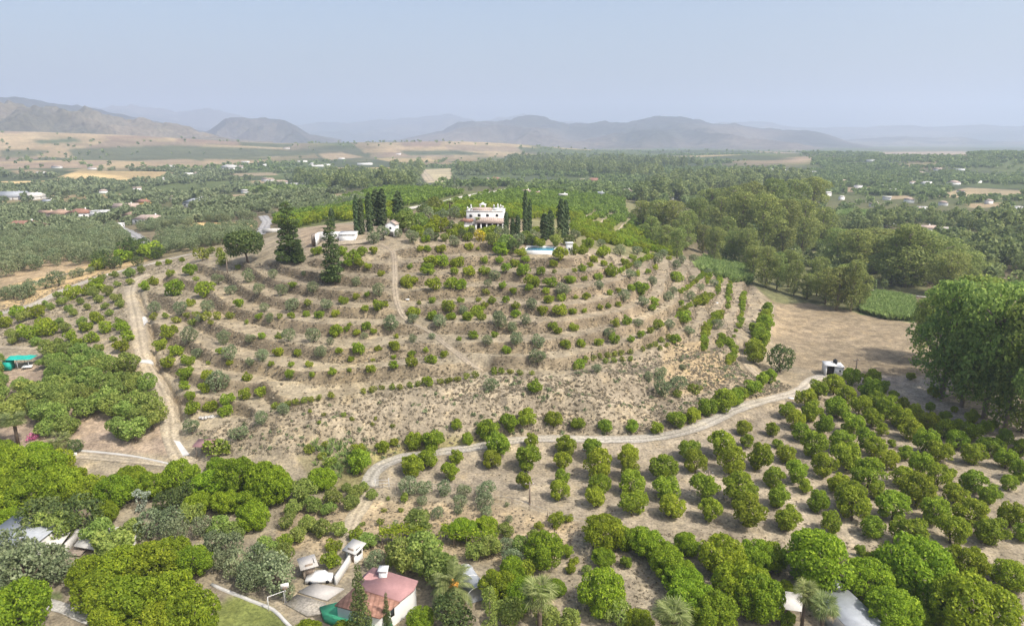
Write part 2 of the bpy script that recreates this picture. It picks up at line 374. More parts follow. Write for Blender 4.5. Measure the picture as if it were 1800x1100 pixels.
# hill zone and terraces
HILL = world_poly([(262,600),(300,690),(330,715),(420,735),(470,722),(560,706),(700,682),(850,660),(1000,658),(1100,634),(1190,596),(1240,625),(1290,608),(1318,570),(1338,532),(1312,490),(1262,470),(1190,460),(1100,455),(1010,447),(935,452),(850,425),(740,425),(700,440),(640,450),(540,458),(420,462),(330,465),(262,500),(255,550)])
mh = inpoly(GX, GY, HILL).astype(np.float32)
nr_ = RR < 330
def blur_mask(m, it=6):
    for _ in range(it):
        m = m.copy(); m[1:-1] = (m[:-2]+m[1:-1]*2+m[2:])/4; m[:, 1:-1] = (m[:, :-2]+m[:, 1:-1]*2+m[:, 2:])/4
    return m
mh = blur_mask(mh)
STEP = 2.15
S = H + fbm(GX, GY, 34, 2)*.45
k = np.floor(S/STEP); f = S/STEP-k
T = STEP*(k + sstep(.68, .92, f) + .08*(f-.5))
H0 = H.copy()
H = H*(1-mh*.95) + T*mh*.95
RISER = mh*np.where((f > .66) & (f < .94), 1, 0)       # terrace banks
ROUGH = world_poly([(340,760),(420,738),(470,724),(560,708),(700,684),(850,662),(1000,660),(1100,636),(1190,598),(1240,628),(1288,612),(1300,650),(1395,680),(1250,738),(1150,765),(1000,768),(880,765),(700,800),(640,800),(560,800),(480,800),(380,800)])
mr_ = blur_mask(inpoly(GX, GY, ROUGH).astype(np.float32))
H = H + mr_*(fbm(GX, GY, 7, 4)*.7 + np.abs(fbm(GX, GY, 15, 3))*-1.6 + .5)
# the rock steps seen on the lower bank
for P, hgt in (([(560,752),(660,745),(760,730),(850,712)], 1.3), ([(1020,672),(1120,668),(1220,640),(1275,618)], 1.2), ([(640,712),(720,705),(800,690)], 1.0), ([(470,680),(560,672),(700,655),(740,650)], 1.1), ([(830,628),(900,640),(950,640)], 1.0), ([(900,705),(980,700),(1060,720),(1100,728)], 1.6)):
    hp = hit([p[0] for p in P], [p[1] for p in P]); d, z = pdist(GX, GY, hp[:, :3]); H = H + np.exp(-(d/1.8)**2)*hgt
H = H + (fbm(GX, GY, 4, 3)*.12)*(GY < 500)
TRACKS = {
 'dirt_road': ('pale dirt road climbing the left edge of the hill', [(333,816),(316,802),(301,772),(299,740),(290,702),(272,662),(253,630),(246,600),(240,560),(232,526),(231,507),(242,492),(262,482)], 3.2, 'track'),
 'farm_lane': ('x', [(-40,566),(0,552),(60,535),(100,516),(150,496),(200,480),(262,465),(330,448),(400,434),(430,428)], 3.2, 'greytrack'),
 'orchard_track': ('x', [(649,856),(652,838),(668,818),(700,806),(740,799),(800,791),(860,782),(905,771),(1000,772),(1080,773),(1160,768),(1230,750),(1300,716),(1360,700),(1402,689),(1430,668),(1462,660)], 3.0, 'greytrack'),
 'side_lane': ('x', [(-40,612),(30,611),(100,614),(170,622),(246,634)], 2.8, 'track'),
 'hillside_track': ('x', [(668,428),(690,440),(694,475),(696,520),(712,562),(752,582),(792,612),(826,636),(850,652)], 1.5, 'dusty'),
 'river_path': ('x', [(1356,536),(1352,560),(1337,600),(1310,626),(1320,650),(1345,668)], 2.0, 'track'),
 'garden_path': ('x', [(604,1000),(608,975),(612,945),(622,915),(634,893),(652,866)], 2.6, 'track'),
 'lower_path': ('x', [(0,1052),(50,1052),(100,1066),(150,1085),(190,1102)], 1.6, 'whiteconc'),
 'bottom_lane': ('x', [(130,800),(200,806),(260,812),(322,820)], 2.2, 'track'),
}
TRK = {}
for nm, (lb, P, wd, mt) in TRACKS.items():
    hp = hit([p[0] for p in P], [p[1] for p in P])[:, :3]
    hp = spline(hp, 2.0)
    zz = hp[:, 2].copy()
    for _ in range(12): zz[1:-1] = (zz[:-2]+zz[1:-1]*2+zz[2:])/4
    hp[:, 2] = zz; TRK[nm] = (hp, wd, mt)
    d, z = pdist(GX, GY, hp); wgt = 1-sstep(wd*.55, wd*.55+2.0, d); H = H*(1-wgt)+z*wgt
FAR_TRACKS = {
 'asphalt_road': ([(196,396),(214,404),(232,412),(248,424),(262,432)], 6, 'asphalt'),
 'hilltop_road': ([(452,416),(464,402),(470,390),(462,380)], 5, 'asphalt'),
 'grove_lane': ([(-20,520),(30,505),(80,492),(130,480),(190,470)], 2.4, 'track'),
 'ridge_road': ([(690,374),(722,367),(760,359),(800,350),(850,340),(900,330),(955,321)], 5.5, 'whiteconc'),
 'yard_path': ([(560,432),(600,428),(640,425),(665,418),(680,400)], 4, 'track'),
 'terrace_path': ([(1075,376),(1060,388),(1044,398)], .9, 'track'), 'slope_path': ([(1108,386),(1092,400),(1076,412)], .9, 'track'), 'upper_slope_path': ([(1048,372),(1038,380),(1026,388)], .9, 'track'),
 'bank_path': ([(1500,508),(1550,512),(1600,520),(1640,524)], 2, 'greytrack'),
 'river_bed_track': ([(755,318),(748,308),(742,300),(760,298)], 14, 'track'),
 'valley_road': ([(690,342),(660,350),(640,358)], 4, 'track'),
 'far_track': ([(1200,322),(1201,312),(1199,307)], 7, 'whiteconc'),
}
# drainage channel beside the dirt road, and the ditch below the orchard
for P, dep, wd in (([(243,515),(262,560),(270,600),(274,640),(298,680),(311,710),(315,738)], 1.1, .45), ([(870,878),(940,888),(1020,912),(1100,924),(1200,938),(1400,958),(1600,972),(1840,992)], .7, .5)):
    hp = hit([p[0] for p in P], [p[1] for p in P])[:, :3]; d, z = pdist(GX, GY, spline(hp, 3)); H = H - np.exp(-(d/wd)**2)*dep

# ---------------------------------------------------------------- land cover
col = np.empty((NR, NT, 3), np.float32); col[:] = (.20,.17,.11)
rgrid = np.hypot(GX, GY)
fw = sstep(380, 650, rgrid)[..., None]; col = col*(1-fw) + np.array((.115,.12,.06))*fw
nz = fbm(GX, GY, 170, 3); far = rgrid > 600
# patchwork of far fields
cell = vnoise(np.floor((GX+GY*.35)/140)*140, np.floor((GY-GX*.3)/210)*210, 37.0)+.5
cell = np.where(CX + F*np.tan(np.clip(np.arctan2(GX, GY), -1.2, 1.2)) > 1400, np.minimum(cell, .70), cell)
c2 = np.where(cell[..., None] > .84, np.array((.40,.31,.17)), np.where(cell[..., None] > .72, np.array((.22,.18,.11)), np.where(cell[..., None] > .5, np.array((.10,.13,.05)), np.array((.075,.095,.05)))))
kk = sstep(650, 900, rgrid)[..., None]; col = col*(1-kk)+c2*kk
BR = CX + F*np.tan(np.clip(np.arctan2(GX, GY), -1.2, 1.2))*1.0      # bearing only
BRn = BR + fbm(GX, GY, 260, 3)*110
tanreg = np.maximum.reduce([sstep(560, 440, BRn), sstep(570, 660, BRn)*sstep(950, 870, BRn), sstep(1290, 1350, BRn)*sstep(1440, 1380, BRn), .55*sstep(1560, 1600, BRn)*sstep(1700, 1660, BRn)])
hill_col = (sstep(4, 11, H)*(rgrid > 1250)*(rgrid < 3300)*tanreg)[..., None]
u1 = vnoise(np.floor((GX+GY*.2)/230)*230, np.floor((GY-GX*.3)/150)*150, 53.0)+.5
c3 = np.where(u1[..., None] > .47, np.array((.36,.285,.18)), np.where(u1[..., None] > .36, np.array((.27,.21,.155)), np.array((.11,.125,.07))))
c3 = c3*(1+nz[..., None]*.35)
col = col*(1-hill_col)+c3*hill_col
def paint(P, c, mix=1.0, world=False):
    w_ = blur_mask(inpoly(GX, GY, world_poly(P) if not world else P).astype(np.float32), 2)[..., None]*mix
    global col; col = col*(1-w_) + np.array(c, np.float32)*w_
HC = (.31,.265,.195)
paint([(-80,620),(-80,560),(0,545),(200,470),(430,430),(560,390),(700,385),(880,395),(1010,430),(1200,455),(1300,475),(1360,535),(1640,550),(1900,560),(1900,1150),(-80,1150)], HC)
paint([(262,600),(420,735),(700,682),(1000,658),(1190,594),(1265,500),(1190,462),(1010,447),(850,425),(640,450),(420,462),(262,500)], (.305,.26,.19))
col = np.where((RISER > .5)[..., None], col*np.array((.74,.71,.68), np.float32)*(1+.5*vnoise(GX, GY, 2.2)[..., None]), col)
paint([(640,860),(700,812),(900,782),(1160,775),(1420,690),(1560,680),(1800,800),(1800,975),(1400,955),(1000,905),(870,875)], (.335,.285,.215))
paint([(1240,450),(1330,430),(1500,440),(1600,460),(1640,520),(1540,525),(1510,550),(1440,545),(1360,530),(1320,500)], (.17,.175,.09))
paint([(1362,536),(1420,532),(1600,568),(1660,620),(1640,668),(1480,660),(1375,640),(1355,590)], (.285,.232,.16))
paint([(1480,660),(1640,660),(1900,740),(1900,820),(1700,760),(1560,700)], (.36,.31,.26))
paint([(0,640),(230,640),(285,700),(310,800),(120,790),(0,780)], (.33,.26,.20))
paint([(340,760),(460,735),(700,690),(1000,668),(1180,610),(1240,560),(1290,560),(1300,650),(1390,685),(1160,760),(880,765),(640,800),(560,850),(500,800)], (.31,.262,.195))
paint([(1170,605),(1240,600),(1300,660),(1240,690),(1150,700)], (.36,.28,.17), .7)
paint([(600,790),(760,770),(900,765),(850,785),(700,805),(640,845),(590,870)], (.27,.24,.10), .8)
paint([(520,800),(620,790),(640,860),(560,870)], (.22,.20,.10), .6)
paint([(500,880),(660,880),(900,890),(1020,920),(980,990),(620,980),(480,960)], (.42,.335,.225))
paint([(420,1045),(480,1070),(520,1110),(370,1110),(380,1060)], (.20,.23,.07))
paint([(20,1040),(110,1042),(110,1052),(20,1052)], (.13,.20,.05))
paint([(0,408),(215,408),(228,430),(200,465),(100,478),(0,505)], (.36,.28,.18))
paint([(0,505),(120,474),(230,450),(270,455),(60,530),(0,545)], (.45,.34,.19))
paint([(290,412),(450,408),(430,432),(260,452)], (.28,.24,.15))
paint([(318,402),(350,391),(445,391),(442,402),(380,409)], (.60,.43,.21))
paint([(112,310),(130,304),(180,305),(245,316),(240,324),(180,318)], (.55,.42,.22))
paint([(0,319),(84,318),(88,323),(50,330),(0,331)], (.55,.42,.22))
paint([(1540,520),(1600,525),(1610,568),(1510,552),(1505,530)], (.12,.19,.06))
paint([(520,405),(560,392),(620,395),(640,410),(600,415),(560,425),(540,440)], (.40,.32,.23))
paint([(500,392),(690,328),(860,338),(760,362),(690,380),(600,392),(520,402)], (.13,.145,.06))
for P, c in (([(120,262),(300,255),(480,262),(560,272),(330,282),(130,280)], (.10,.115,.065)), ([(55,247),(130,243),(145,250),(70,253)], (.09,.12,.06)), ([(300,240),(430,248),(420,256),(310,250)], (.23,.17,.13)), ([(0,264),(90,264),(60,276),(0,278)], (.11,.12,.07)), ([(180,240),(300,238),(290,243),(190,245)], (.24,.18,.14)), ([(700,250),(780,248),(775,258),(710,259)], (.25,.19,.15)), ([(560,262),(640,262),(620,275),(560,274)], (.10,.11,.07)), ([(700,266),(800,264),(860,272),(720,274)], (.10,.12,.07)), ([(250,282),(330,280),(400,290),(260,295)], (.28,.22,.15)), ([(360,280),(470,282),(440,290),(350,289)], (.33,.26,.17)), ([(560,270),(600,268),(640,276),(580,282)], (.34,.27,.18)), ([(1500,268),(1700,266),(1700,278),(1540,276)], (.33,.26,.18)), ([(20,300),(60,298),(90,304),(30,306)], (.30,.24,.16)), ([(400,305),(480,303),(490,308),(420,310)], (.3,.25,.17)), ([(140,330),(180,327),(200,333),(150,336)], (.3,.24,.16)), ([(370,345),(450,340),(470,350),(390,356)], (.33,.26,.17))):
    paint(P, c)
for P in ([(1480,330),(1530,328),(1535,336),(1485,338)], [(1700,358),(1760,356),(1765,364),(1705,366)], [(1180,338),(1290,336),(1295,343),(1185,345)], [(560,345),(600,340),(612,350),(570,356)], [(280,372),(340,368),(350,376),(290,380)], [(1560,345),(1600,343),(1604,349),(1562,351)], [(440,318),(500,316),(505,321),(445,323)]):
    paint(P, (.31,.25,.165))
paint([(740,368),(950,322),(1100,345),(1200,452),(1100,450),(1010,430),(900,380)], (.22,.21,.11))
paint([(740,298),(795,296),(800,318),(750,322)], (.42,.37,.25))
paint([(1640,345),(1700,330),(1800,335),(1800,350),(1720,350)], (.34,.28,.18))
paint([(1615,402),(1690,390),(1700,402),(1660,412)], (.34,.30,.2))
for P in ([(1000,345),(1060,338),(1075,348),(1020,352)],):
    paint(P, (.07,.15,.03))
col *= (1+(fbm(GX, GY, 1.1, 2)*.42*(GY < 330))[..., None])*(1+fbm(GX, GY, 3.0, 3)[..., None]*.3)*(1+fbm(GX, GY, 40, 3)[..., None]*.25)
# a gentle rise of noise on the plain keeps it from reading as a flat sheet
idx = np.arange(NR*NT).reshape(NR, NT)
Fq = np.stack([idx[:-1, :-1], idx[:-1, 1:], idx[1:, 1:], idx[1:, :-1]], -1).reshape(-1, 4)[:, ::-1]
g = mesh_np('ground', np.stack([GX, GY, H], -1).reshape(-1, 3), Fq, M['ground'], col=np.clip(col, .01, 1).reshape(-1, 3), smooth=True)
tag(g, kind='structure')

RCOL = dict(track=(.40,.345,.265), greytrack=(.41,.38,.335), dusty=(.335,.285,.22), asphalt=(.36,.36,.37), whiteconc=(.58,.56,.52))
def ribbon(name, P, wd, mat, lift=.07, edge=.35):
    P = np.asarray(P)[:, :2]; t = np.gradient(P, axis=0); t /= np.linalg.norm(t, axis=1)[:, None]+1e-9; nrm = np.stack([-t[:, 1], t[:, 0]], 1)
    cols = 7; V = []
    for j in range(cols):
        o = (j/(cols-1)-.5)*wd*(1 + edge*vnoise(P[:, 0]+j*7, P[:, 1], 3.0)); V.append(P+nrm*o[:, None])
    V = np.stack(V, 1).reshape(-1, 2); z = hz(V[:, 0], V[:, 1])+lift
    pat = np.array([.82, .98, 1.16, .78, 1.16, .98, .82])[None, :, None]*(1+.25*vnoise(P[:, 0], P[:, 1], 5.0)[:, None, None]); cb = np.array(RCOL[mat])[None, None]*pat*np.array([[[1, 1, 1]]]*1); ix = np.arange(len(P)*cols).reshape(len(P), cols)
    Fq = np.stack([ix[:-1, :-1], ix[:-1, 1:], ix[1:, 1:], ix[1:, :-1]], -1).reshape(-1, 4)[:, ::-1]
    return mesh_np(name, np.concatenate([V, z[:, None]], 1), Fq, M['ground'], col=np.broadcast_to(cb, (len(P), cols, 3)).reshape(-1, 3), smooth=True)
for nm, (hp, wd, mt) in TRK.items():
    tag(ribbon(nm, spline(hp[:, :2], 1.0), wd, mt), kind='structure')
for nm, (P, wd, mt) in FAR_TRACKS.items():
    hp = hit([p[0] for p in P], [p[1] for p in P]); tag(ribbon(nm, spline(hp[:, :2], 2.0), wd, mt, .25), kind='structure')

# ---------------------------------------------------------------- mountains
def ridge(name, prof, dist, depth, c, c_low, mat='mount', nu=520, nv=110, rough=.13, seed=0, foot=0):
    prof = np.array(prof, float); px = np.linspace(prof[0, 0], prof[-1, 0], nu); py = np.interp(px, prof[:, 0], prof[:, 1])
    X, Y, Z = pix_dir(px, py); hh = np.hypot(X, Y); top = CAMZ + Z/hh*dist; ux, uy = X/hh, Y/hh
    top = np.maximum(top, foot+1)
    v = np.linspace(-1, .7, nv)[:, None]; sh = np.where(v < 0, (1+v)**1.25, 1-(v/.7)**2*.9)
    wob = 1+.0*v; rr = dist + v*depth
    x = ux[None]*rr; y = uy[None]*rr
    gul = np.abs(fbm(x+seed*999, y, depth*.35, 5)); g2 = fbm(x, y+seed*777, depth*.9, 4)
    env = np.clip(np.sin(np.pi*np.clip((1+v)/1.0, 0, 1)), 0, 1)*(v < 0) + (v >= 0)*np.clip(v*2, 0, .6)
    z = foot-6 + (top[None]-foot+6)*sh + env*(top[None]-foot)*(-gul*1.15+g2*.4+.14) + fbm(x, y+seed*55, depth*.16, 4)*rough*(top[None]-foot)*sh
    k = np.clip((z-foot)/(top.max()-foot), 0, 1)[..., None]; k = np.clip(.15+k*.8 + fbm(x, y, depth*.3, 5)[..., None]*1.7, 0, 1)
    col = np.array(c_low)*(1-k) + np.array(c)*k
    ix = np.arange(nu*nv).reshape(nv, nu); Fq = np.stack([ix[:-1, :-1], ix[:-1, 1:], ix[1:, 1:], ix[1:, :-1]], -1).reshape(-1, 4)[:, ::-1]
    o = mesh_np(name, np.stack([x, y, z], -1).reshape(-1, 3), Fq, M[mat], col=col.reshape(-1, 3), smooth=True); tag(o, kind='structure'); return o
sage = (.038,.042,.034); dryh = (.12,.105,.09)
ridge('rocky_hills', [(-260,215),(-120,200),(0,196),(40,192),(75,190),(110,193),(160,200),(200,207),(230,211),(280,219),(330,230),(380,240),(430,246),(480,250)], 3300, 700, (.10,.098,.075), (.19,.165,.13), 'rocky', 700, 180, .5, 1, 10)
ridge('dark_mountains', [(-300,190),(-100,182),(0,173),(40,176),(75,178),(100,185),(130,188),(180,194),(230,205),(300,219),(360,232),(440,244)], 5600, 1300, sage, (.12,.11,.08), seed=2)
ridge('table_mountain', [(330,246),(370,228),(396,210),(430,208),(470,211),(500,214),(520,222),(545,236),(600,246)], 5200, 800, (.055,.052,.045), dryh, seed=3, rough=.1)
ridge('central_mountains', [(640,254),(720,243),(780,232),(805,218),(840,214),(862,211),(900,210),(940,210),(970,213),(1000,220),(1030,218),(1060,215),(1100,216),(1130,211),(1160,208),(1185,207),(1215,213),(1250,221),(1290,220),(1330,228),(1370,230),(1410,231),(1450,240),(1500,252),(1560,262)], 5800, 1900, (.05,.05,.043), (.145,.12,.10), nu=800, nv=170, seed=4, rough=.4)
ridge('pale_mountains', [(60,205),(130,193),(180,184),(230,183),(280,192),(310,200),(362,192),(400,198),(430,206),(500,220),(560,219),(640,214),(700,208),(745,204),(790,200),(815,206),(850,213),(880,206),(920,204),(960,209),(1040,218),(1100,221),(1200,226),(1270,216),(1350,214),(1400,224),(1480,226),(1560,222),(1640,224),(1720,222),(1800,221),(1900,224),(2100,235)], 10500, 2300, sage, dryh, nu=700, seed=5, rough=.2)
ridge('low_far_hills', [(1380,262),(1450,250),(1520,244),(1590,240),(1640,243),(1690,240),(1730,248),(1800,250),(1950,246),(2100,250)], 7600, 900, sage, (.16,.14,.10), seed=6)

# ---------------------------------------------------------------- haze
HB = MB().box(-16500, -400, -18, 16500, 14500, 760)
hazeo = HB.build('haze', None); hm = bpy.data.materials.new('haze_air'); hm.use_nodes = True; ht = hm.node_tree
ht.nodes.remove(ht.nodes['Principled BSDF']); pv = ht.nodes.new('ShaderNodeVolumePrincipled')
pv.inputs['Color'].default_value = (.69, .79, .97, 1); pv.inputs['Density'].default_value = .00019; pv.inputs['Anisotropy'].default_value = .15
ht.links.new(pv.outputs[0], ht.nodes['Material Output'].inputs['Volume']); hazeo.data.materials.append(hm); tag(hazeo, kind='stuff')

# ---------------------------------------------------------------- plant templates (unit crown width, base at the origin)
def leaves(pts, nrm, size, seed, asp=1.5, jit=.7, droop=0):
    """one leaf-clump quad at each point, facing nrm with scatter"""
    g_ = np.random.default_rng(seed); n = len(pts); nr = nrm + g_.normal(0, jit, (n, 3)); nr /= np.linalg.norm(nr, axis=1)[:, None]+1e-9
    a = np.cross(nr, g_.normal(0, 1, (n, 3)) + (np.array([0, 0, droop])[None])); a /= np.linalg.norm(a, axis=1)[:, None]+1e-9
    b = np.cross(nr, a); s = (size*g_.uniform(.6, 1.35, n))[:, None]
    a = a*s*asp*.5; b = b*s*.5; bend = nr*s*.18
    V = np.stack([pts-a-bend, pts-b, pts+a-bend, pts+b], 1).reshape(-1, 3)
    Fq = np.arange(4*n).reshape(n, 4); return V, Fq
def lobes_crown(seed, lobes, nleaf, size, asp=1.5, jit=.7, up=.25, inner=.84):
    """lobes: list of (x,y,z,rx,rz); leaves on the outer shells of the lobes"""
    g_ = np.random.default_rng(seed); Lb = np.array(lobes, float); wt = Lb[:, 3]*Lb[:, 3]; k = g_.choice(len(Lb), nleaf, p=wt/wt.sum())
    d = g_.normal(0, 1, (nleaf, 3)); d[:, 2] += up; d /= np.linalg.norm(d, axis=1)[:, None]
    rad = (g_.uniform(inner, 1.08, nleaf) + (g_.random(nleaf) < .12)*g_.uniform(0, .28, nleaf))[:, None]; l = Lb[k]
    P = l[:, :3] + d*rad*np.stack([l[:, 3], l[:, 3], l[:, 4]], 1)
    keep = np.ones(nleaf, bool)
    for q in Lb:
        e = (P-q[:3])/np.array([q[3], q[3], q[4]]); keep &= ~((e**2).sum(1) < .42)
    P = P[keep]; d = d[keep]; tint = g_.uniform(0, 1, len(P))**1.2*.8 + .2*g_.random(len(Lb))[k[keep]]
    V, Fq = leaves(P, d, size, seed+1, asp, jit); return V, Fq, tint
def crown_mesh(name, mat, parts):
    V = []; Fs = []; T = []; b = 0
    for v, f, t in parts: V.append(v); Fs.append(f+b); T.append(t); b += len(v)
    return mesh_np(name, np.concatenate(V), np.concatenate(Fs), M[mat] if isinstance(mat, str) else mat, tint=np.concatenate(T), link=False)
def trunk_mesh(h, r0, limbs, mat='bark', seed=0, spread=.3, ht=None):
    g_ = random.Random(seed); m = MB(); bx, by = g_.uniform(-.04, .04), g_.uniform(-.04, .04)
    m.tube([(0, 0, -.06), (bx*.5, by*.5, h*.3), (bx, by, h*.6)], [r0*1.25, r0, r0*.85], 7)
    for k in range(limbs):
        a = 2*math.pi*(k+g_.random()*.6)/limbs; s = spread*g_.uniform(.6, 1.1); z1 = (ht or h)*g_.uniform(.85, 1.1)
        m.tube([(bx, by, h*.55), (bx+s*.45*math.cos(a), by+s*.45*math.sin(a), h*.6+(z1-h*.6)*.5), (bx+s*math.cos(a), by+s*math.sin(a), z1)], [r0*.62, r0*.42, r0*.15], 5)
    return m.mesh('trunk', M[mat])
TPL = {}
def round_tpl(key, mat, nvar, nl, nleaf, size, asp_h, z0=.06, lr=(.20,.32), spread=.30, trunk=(.3,.035,4,'bark'), jit=.7, up=.3, flat=1.0, top=None):
    """bushy trees: lobes scattered in an ellipsoid width 1, height asp_h above z0"""
    out = []
    for v in range(nvar):
        g_ = np.random.default_rng(abs(hash_(key))+v*17); zc = z0+(asp_h-z0)/2; hh = (asp_h-z0)/2; lob = [(0, 0, zc, .30, hh*.72)]
        rx = g_.uniform(.85, 1.1); ry = 2-rx
        for i in range(nl):
            u = g_.normal(0, 1, 3); u[2] = u[2]*.9+.15; u /= np.linalg.norm(u); r_ = g_.uniform(*lr); e = (.52-r_*.8)
            lob.append((u[0]*e*rx, u[1]*e*ry, zc+u[2]*max(.02, hh-r_*.75*flat), r_, r_*flat*g_.uniform(.8, 1.1)))
        V, Fq, T = lobes_crown(v*101+nl, lob, nleaf, size, jit=jit, up=up)
        sk = g_.uniform(-.12, .12, 2); V[:, 0] += sk[0]*V[:, 2]; V[:, 1] += sk[1]*V[:, 2]
        V[:, :2] *= .5/np.percentile(np.hypot(V[:, 0], V[:, 1]), 94)
        z = V[:, 2]; V[:, 2] = np.maximum(z, z0*.4+.3*(z-z0*.4)*(z < z0*.4))
        out.append((crown_mesh('crown', mat, [(V, Fq, T)]), trunk_mesh(trunk[0], trunk[1], trunk[2], trunk[3], v, spread, asp_h*.7)))
    TPL[key] = out
def hash_(s):
    h = 7
    for ch in s: h = (h*31+ord(ch)) % 99991
    return h
round_tpl('orange', 'orange', 7, 26, 4600, .050, 1.0, .05, (.09,.21), jit=.62)
round_tpl('citrus', 'citrus', 6, 60, 13000, .030, .82, .04, (.06,.16), jit=.6)
round_tpl('almond', 'almond', 6, 12, 2800, .055, .88, .10, (.13,.24), jit=.7)
round_tpl('shrub', 'orange', 7, 13, 1400, .072, .85, .0, (.12,.24), jit=.7)
round_tpl('lime', 'lime', 5, 8, 500, .10, .85, .03, (.16,.28), jit=.9)
round_tpl('olive', 'olive', 6, 12, 2000, .05, .92, .10, (.16,.28), jit=1.0, trunk=(.28,.045,4,'bark'))
round_tpl('darkbush', 'pine', 3, 14, 2600, .045, .85, .02, (.16,.28))
round_tpl('scrub', 'dry', 3, 6, 260, .10, .6, .0, (.2,.32), jit=1.1)
round_tpl('valley', 'almond', 5, 9, 700, .09, .85, .05, (.18,.3), jit=.7)
round_tpl('yellow', 'flower', 1, 10, 900, .07, .8, .02, (.18,.3))
round_tpl('pinkb', 'pink', 1, 8, 400, .08, .6, .02, (.18,.3))
round_tpl('silver', 'silver', 1, 8, 700, .07, 1.6, .05, (.14,.24), jit=1.1)
def tall_tpl(key, mat, nvar, asp, nl, nleaf, size, barkm='bark_pale', low=.16, lr=(.13,.24), el=(.8, 1.5)):
    out = []
    for v in range(nvar):
        g_ = np.random.default_rng(hash_(key)+v); lob = []
        for i in range(nl):
            t = g_.uniform(0, 1)**.85; z = asp*(low+(1-low)*t); prof = .43*min(1, (1.03-t)*3.0)**.5*min(1, (t+.3)*1.5)
            a = g_.uniform(0, 2*math.pi); r_ = g_.uniform(*lr)*(1.1-.2*t); e = max(0, prof*g_.uniform(.3, 1.05)-r_*.3)
            z = min(z, asp-r_*1.0); lob.append((e*math.cos(a), e*math.sin(a), z, r_, r_*g_.uniform(*el)))
        V, Fq, T = lobes_crown(v*77+5, lob, nleaf, size, jit=.6, up=.35, inner=.76)
        m = MB(); m.tube([(0, 0, -.05), (.01, 0, asp*.35), (.03, .02, asp*.7), (.02, .03, asp*.93)], [.035, .026, .016, .005], 8)
        for i in range(0, nl, 2):
            q = lob[i]; m.tube([(.02, .01, max(.1, q[2]-asp*.16)), (q[0]*.6, q[1]*.6, q[2]-asp*.05), (q[0], q[1], q[2])], [.013, .009, .004], 5)
        out.append((crown_mesh('crown', mat, [(V, Fq, T)]), m.mesh('trunk', M[barkm])))
    TPL[key] = out
tall_tpl('euca', 'euca', 6, 1.45, 50, 10000, .027, lr=(.10,.21), el=(.65, 1.05))
tall_tpl('eucag', 'eucag', 5, 1.25, 46, 10500, .027, lr=(.11,.22), el=(.6, .9))
tall_tpl('eucas', 'euca', 4, 1.35, 26, 1700, .06)
tall_tpl('poplar', 'almond', 2, 2.4, 26, 2600, .05, low=.08)
def column_tpl(key, mat, nvar, asp, n, size, conic=.0):
    out = []
    for v in range(nvar):
        g_ = np.random.default_rng(hash_(key)+v); t = g_.uniform(0, 1, n); a = g_.uniform(0, 2*math.pi, n)
        prof = np.minimum(1, (1.02-t)*4)**.6*np.minimum(1, (t+.03)*7)**.5*(1-conic*t)
        rad = .5*prof*(1+.28*np.sin(a*3+t*19+v)*np.sin(t*31+v*2)+.12*np.sin(a*5+t*47))*np.sqrt(g_.uniform(.45, 1, n))
        P = np.stack([rad*np.cos(a), rad*np.sin(a), t*asp], 1); d = np.stack([np.cos(a), np.sin(a), np.full(n, .6)], 1)
        V, Fq = leaves(P, d, size, v+3, 1.9, .5)
        m = MB(); m.tube([(0, 0, -.1), (0, 0, asp*.8)], [.09, .03], 6)
        out.append((crown_mesh('crown', mat, [(V, Fq, g_.random(n))]), m.mesh('trunk', M['bark'])))
    TPL[key] = out
column_tpl('cypress', 'cypress', 4, 6.2, 1500, .17)
column_tpl('fatcypress', 'cypress', 3, 3.2, 1600, .11, .25)
def pine_tpl(key, v0, asp, tiers, nleaf, size, mat='pine', slope=.75, gap=.35):
    out = []
    for v in range(v0):
        g_ = np.random.default_rng(hash_(key)+v); lob = []
        for i in range(tiers):
            t = i/(tiers-1); z = asp*(.07+.9*t); rr = .44*(1-slope*t)*g_.uniform(.7, 1.12)
            m_ = max(3, int(8*(1-t*.6)))
            for k_ in range(m_):
                a = 2*math.pi*(k_+g_.random())/m_+i; lr_ = (.15*(1-.45*t))*g_.uniform(.7, 1.2)
                lob.append((rr*.72*math.cos(a), rr*.72*math.sin(a), z-g_.uniform(0, .03)*asp, lr_, lr_*.75))
            lob.append((0, 0, z, .14*(1-.5*t), .12))
        V, Fq, T = lobes_crown(v*7+1, lob, nleaf, size, jit=.8, up=.1, asp=1.8)
        m = MB(); m.tube([(0, 0, -.08), (.005, .01, asp*.5), (0, 0, asp*.97)], [.032, .022, .004], 8)
        for q in lob[::3]: m.tube([(0, 0, q[2]-.02), (q[0], q[1], q[2])], [.009, .003], 4)
        out.append((crown_mesh('crown', mat, [(V, Fq, T)]), m.mesh('trunk', M['bark'])))
    TPL[key] = out
pine_tpl('pine', 3, 2.4, 11, 10000, .034, slope=.52)
pine_tpl('spruce', 2, 2.9, 20, 9000, .03, slope=.9)
pine_tpl('slimpine', 1, 3.7, 20, 8000, .042, slope=.5)
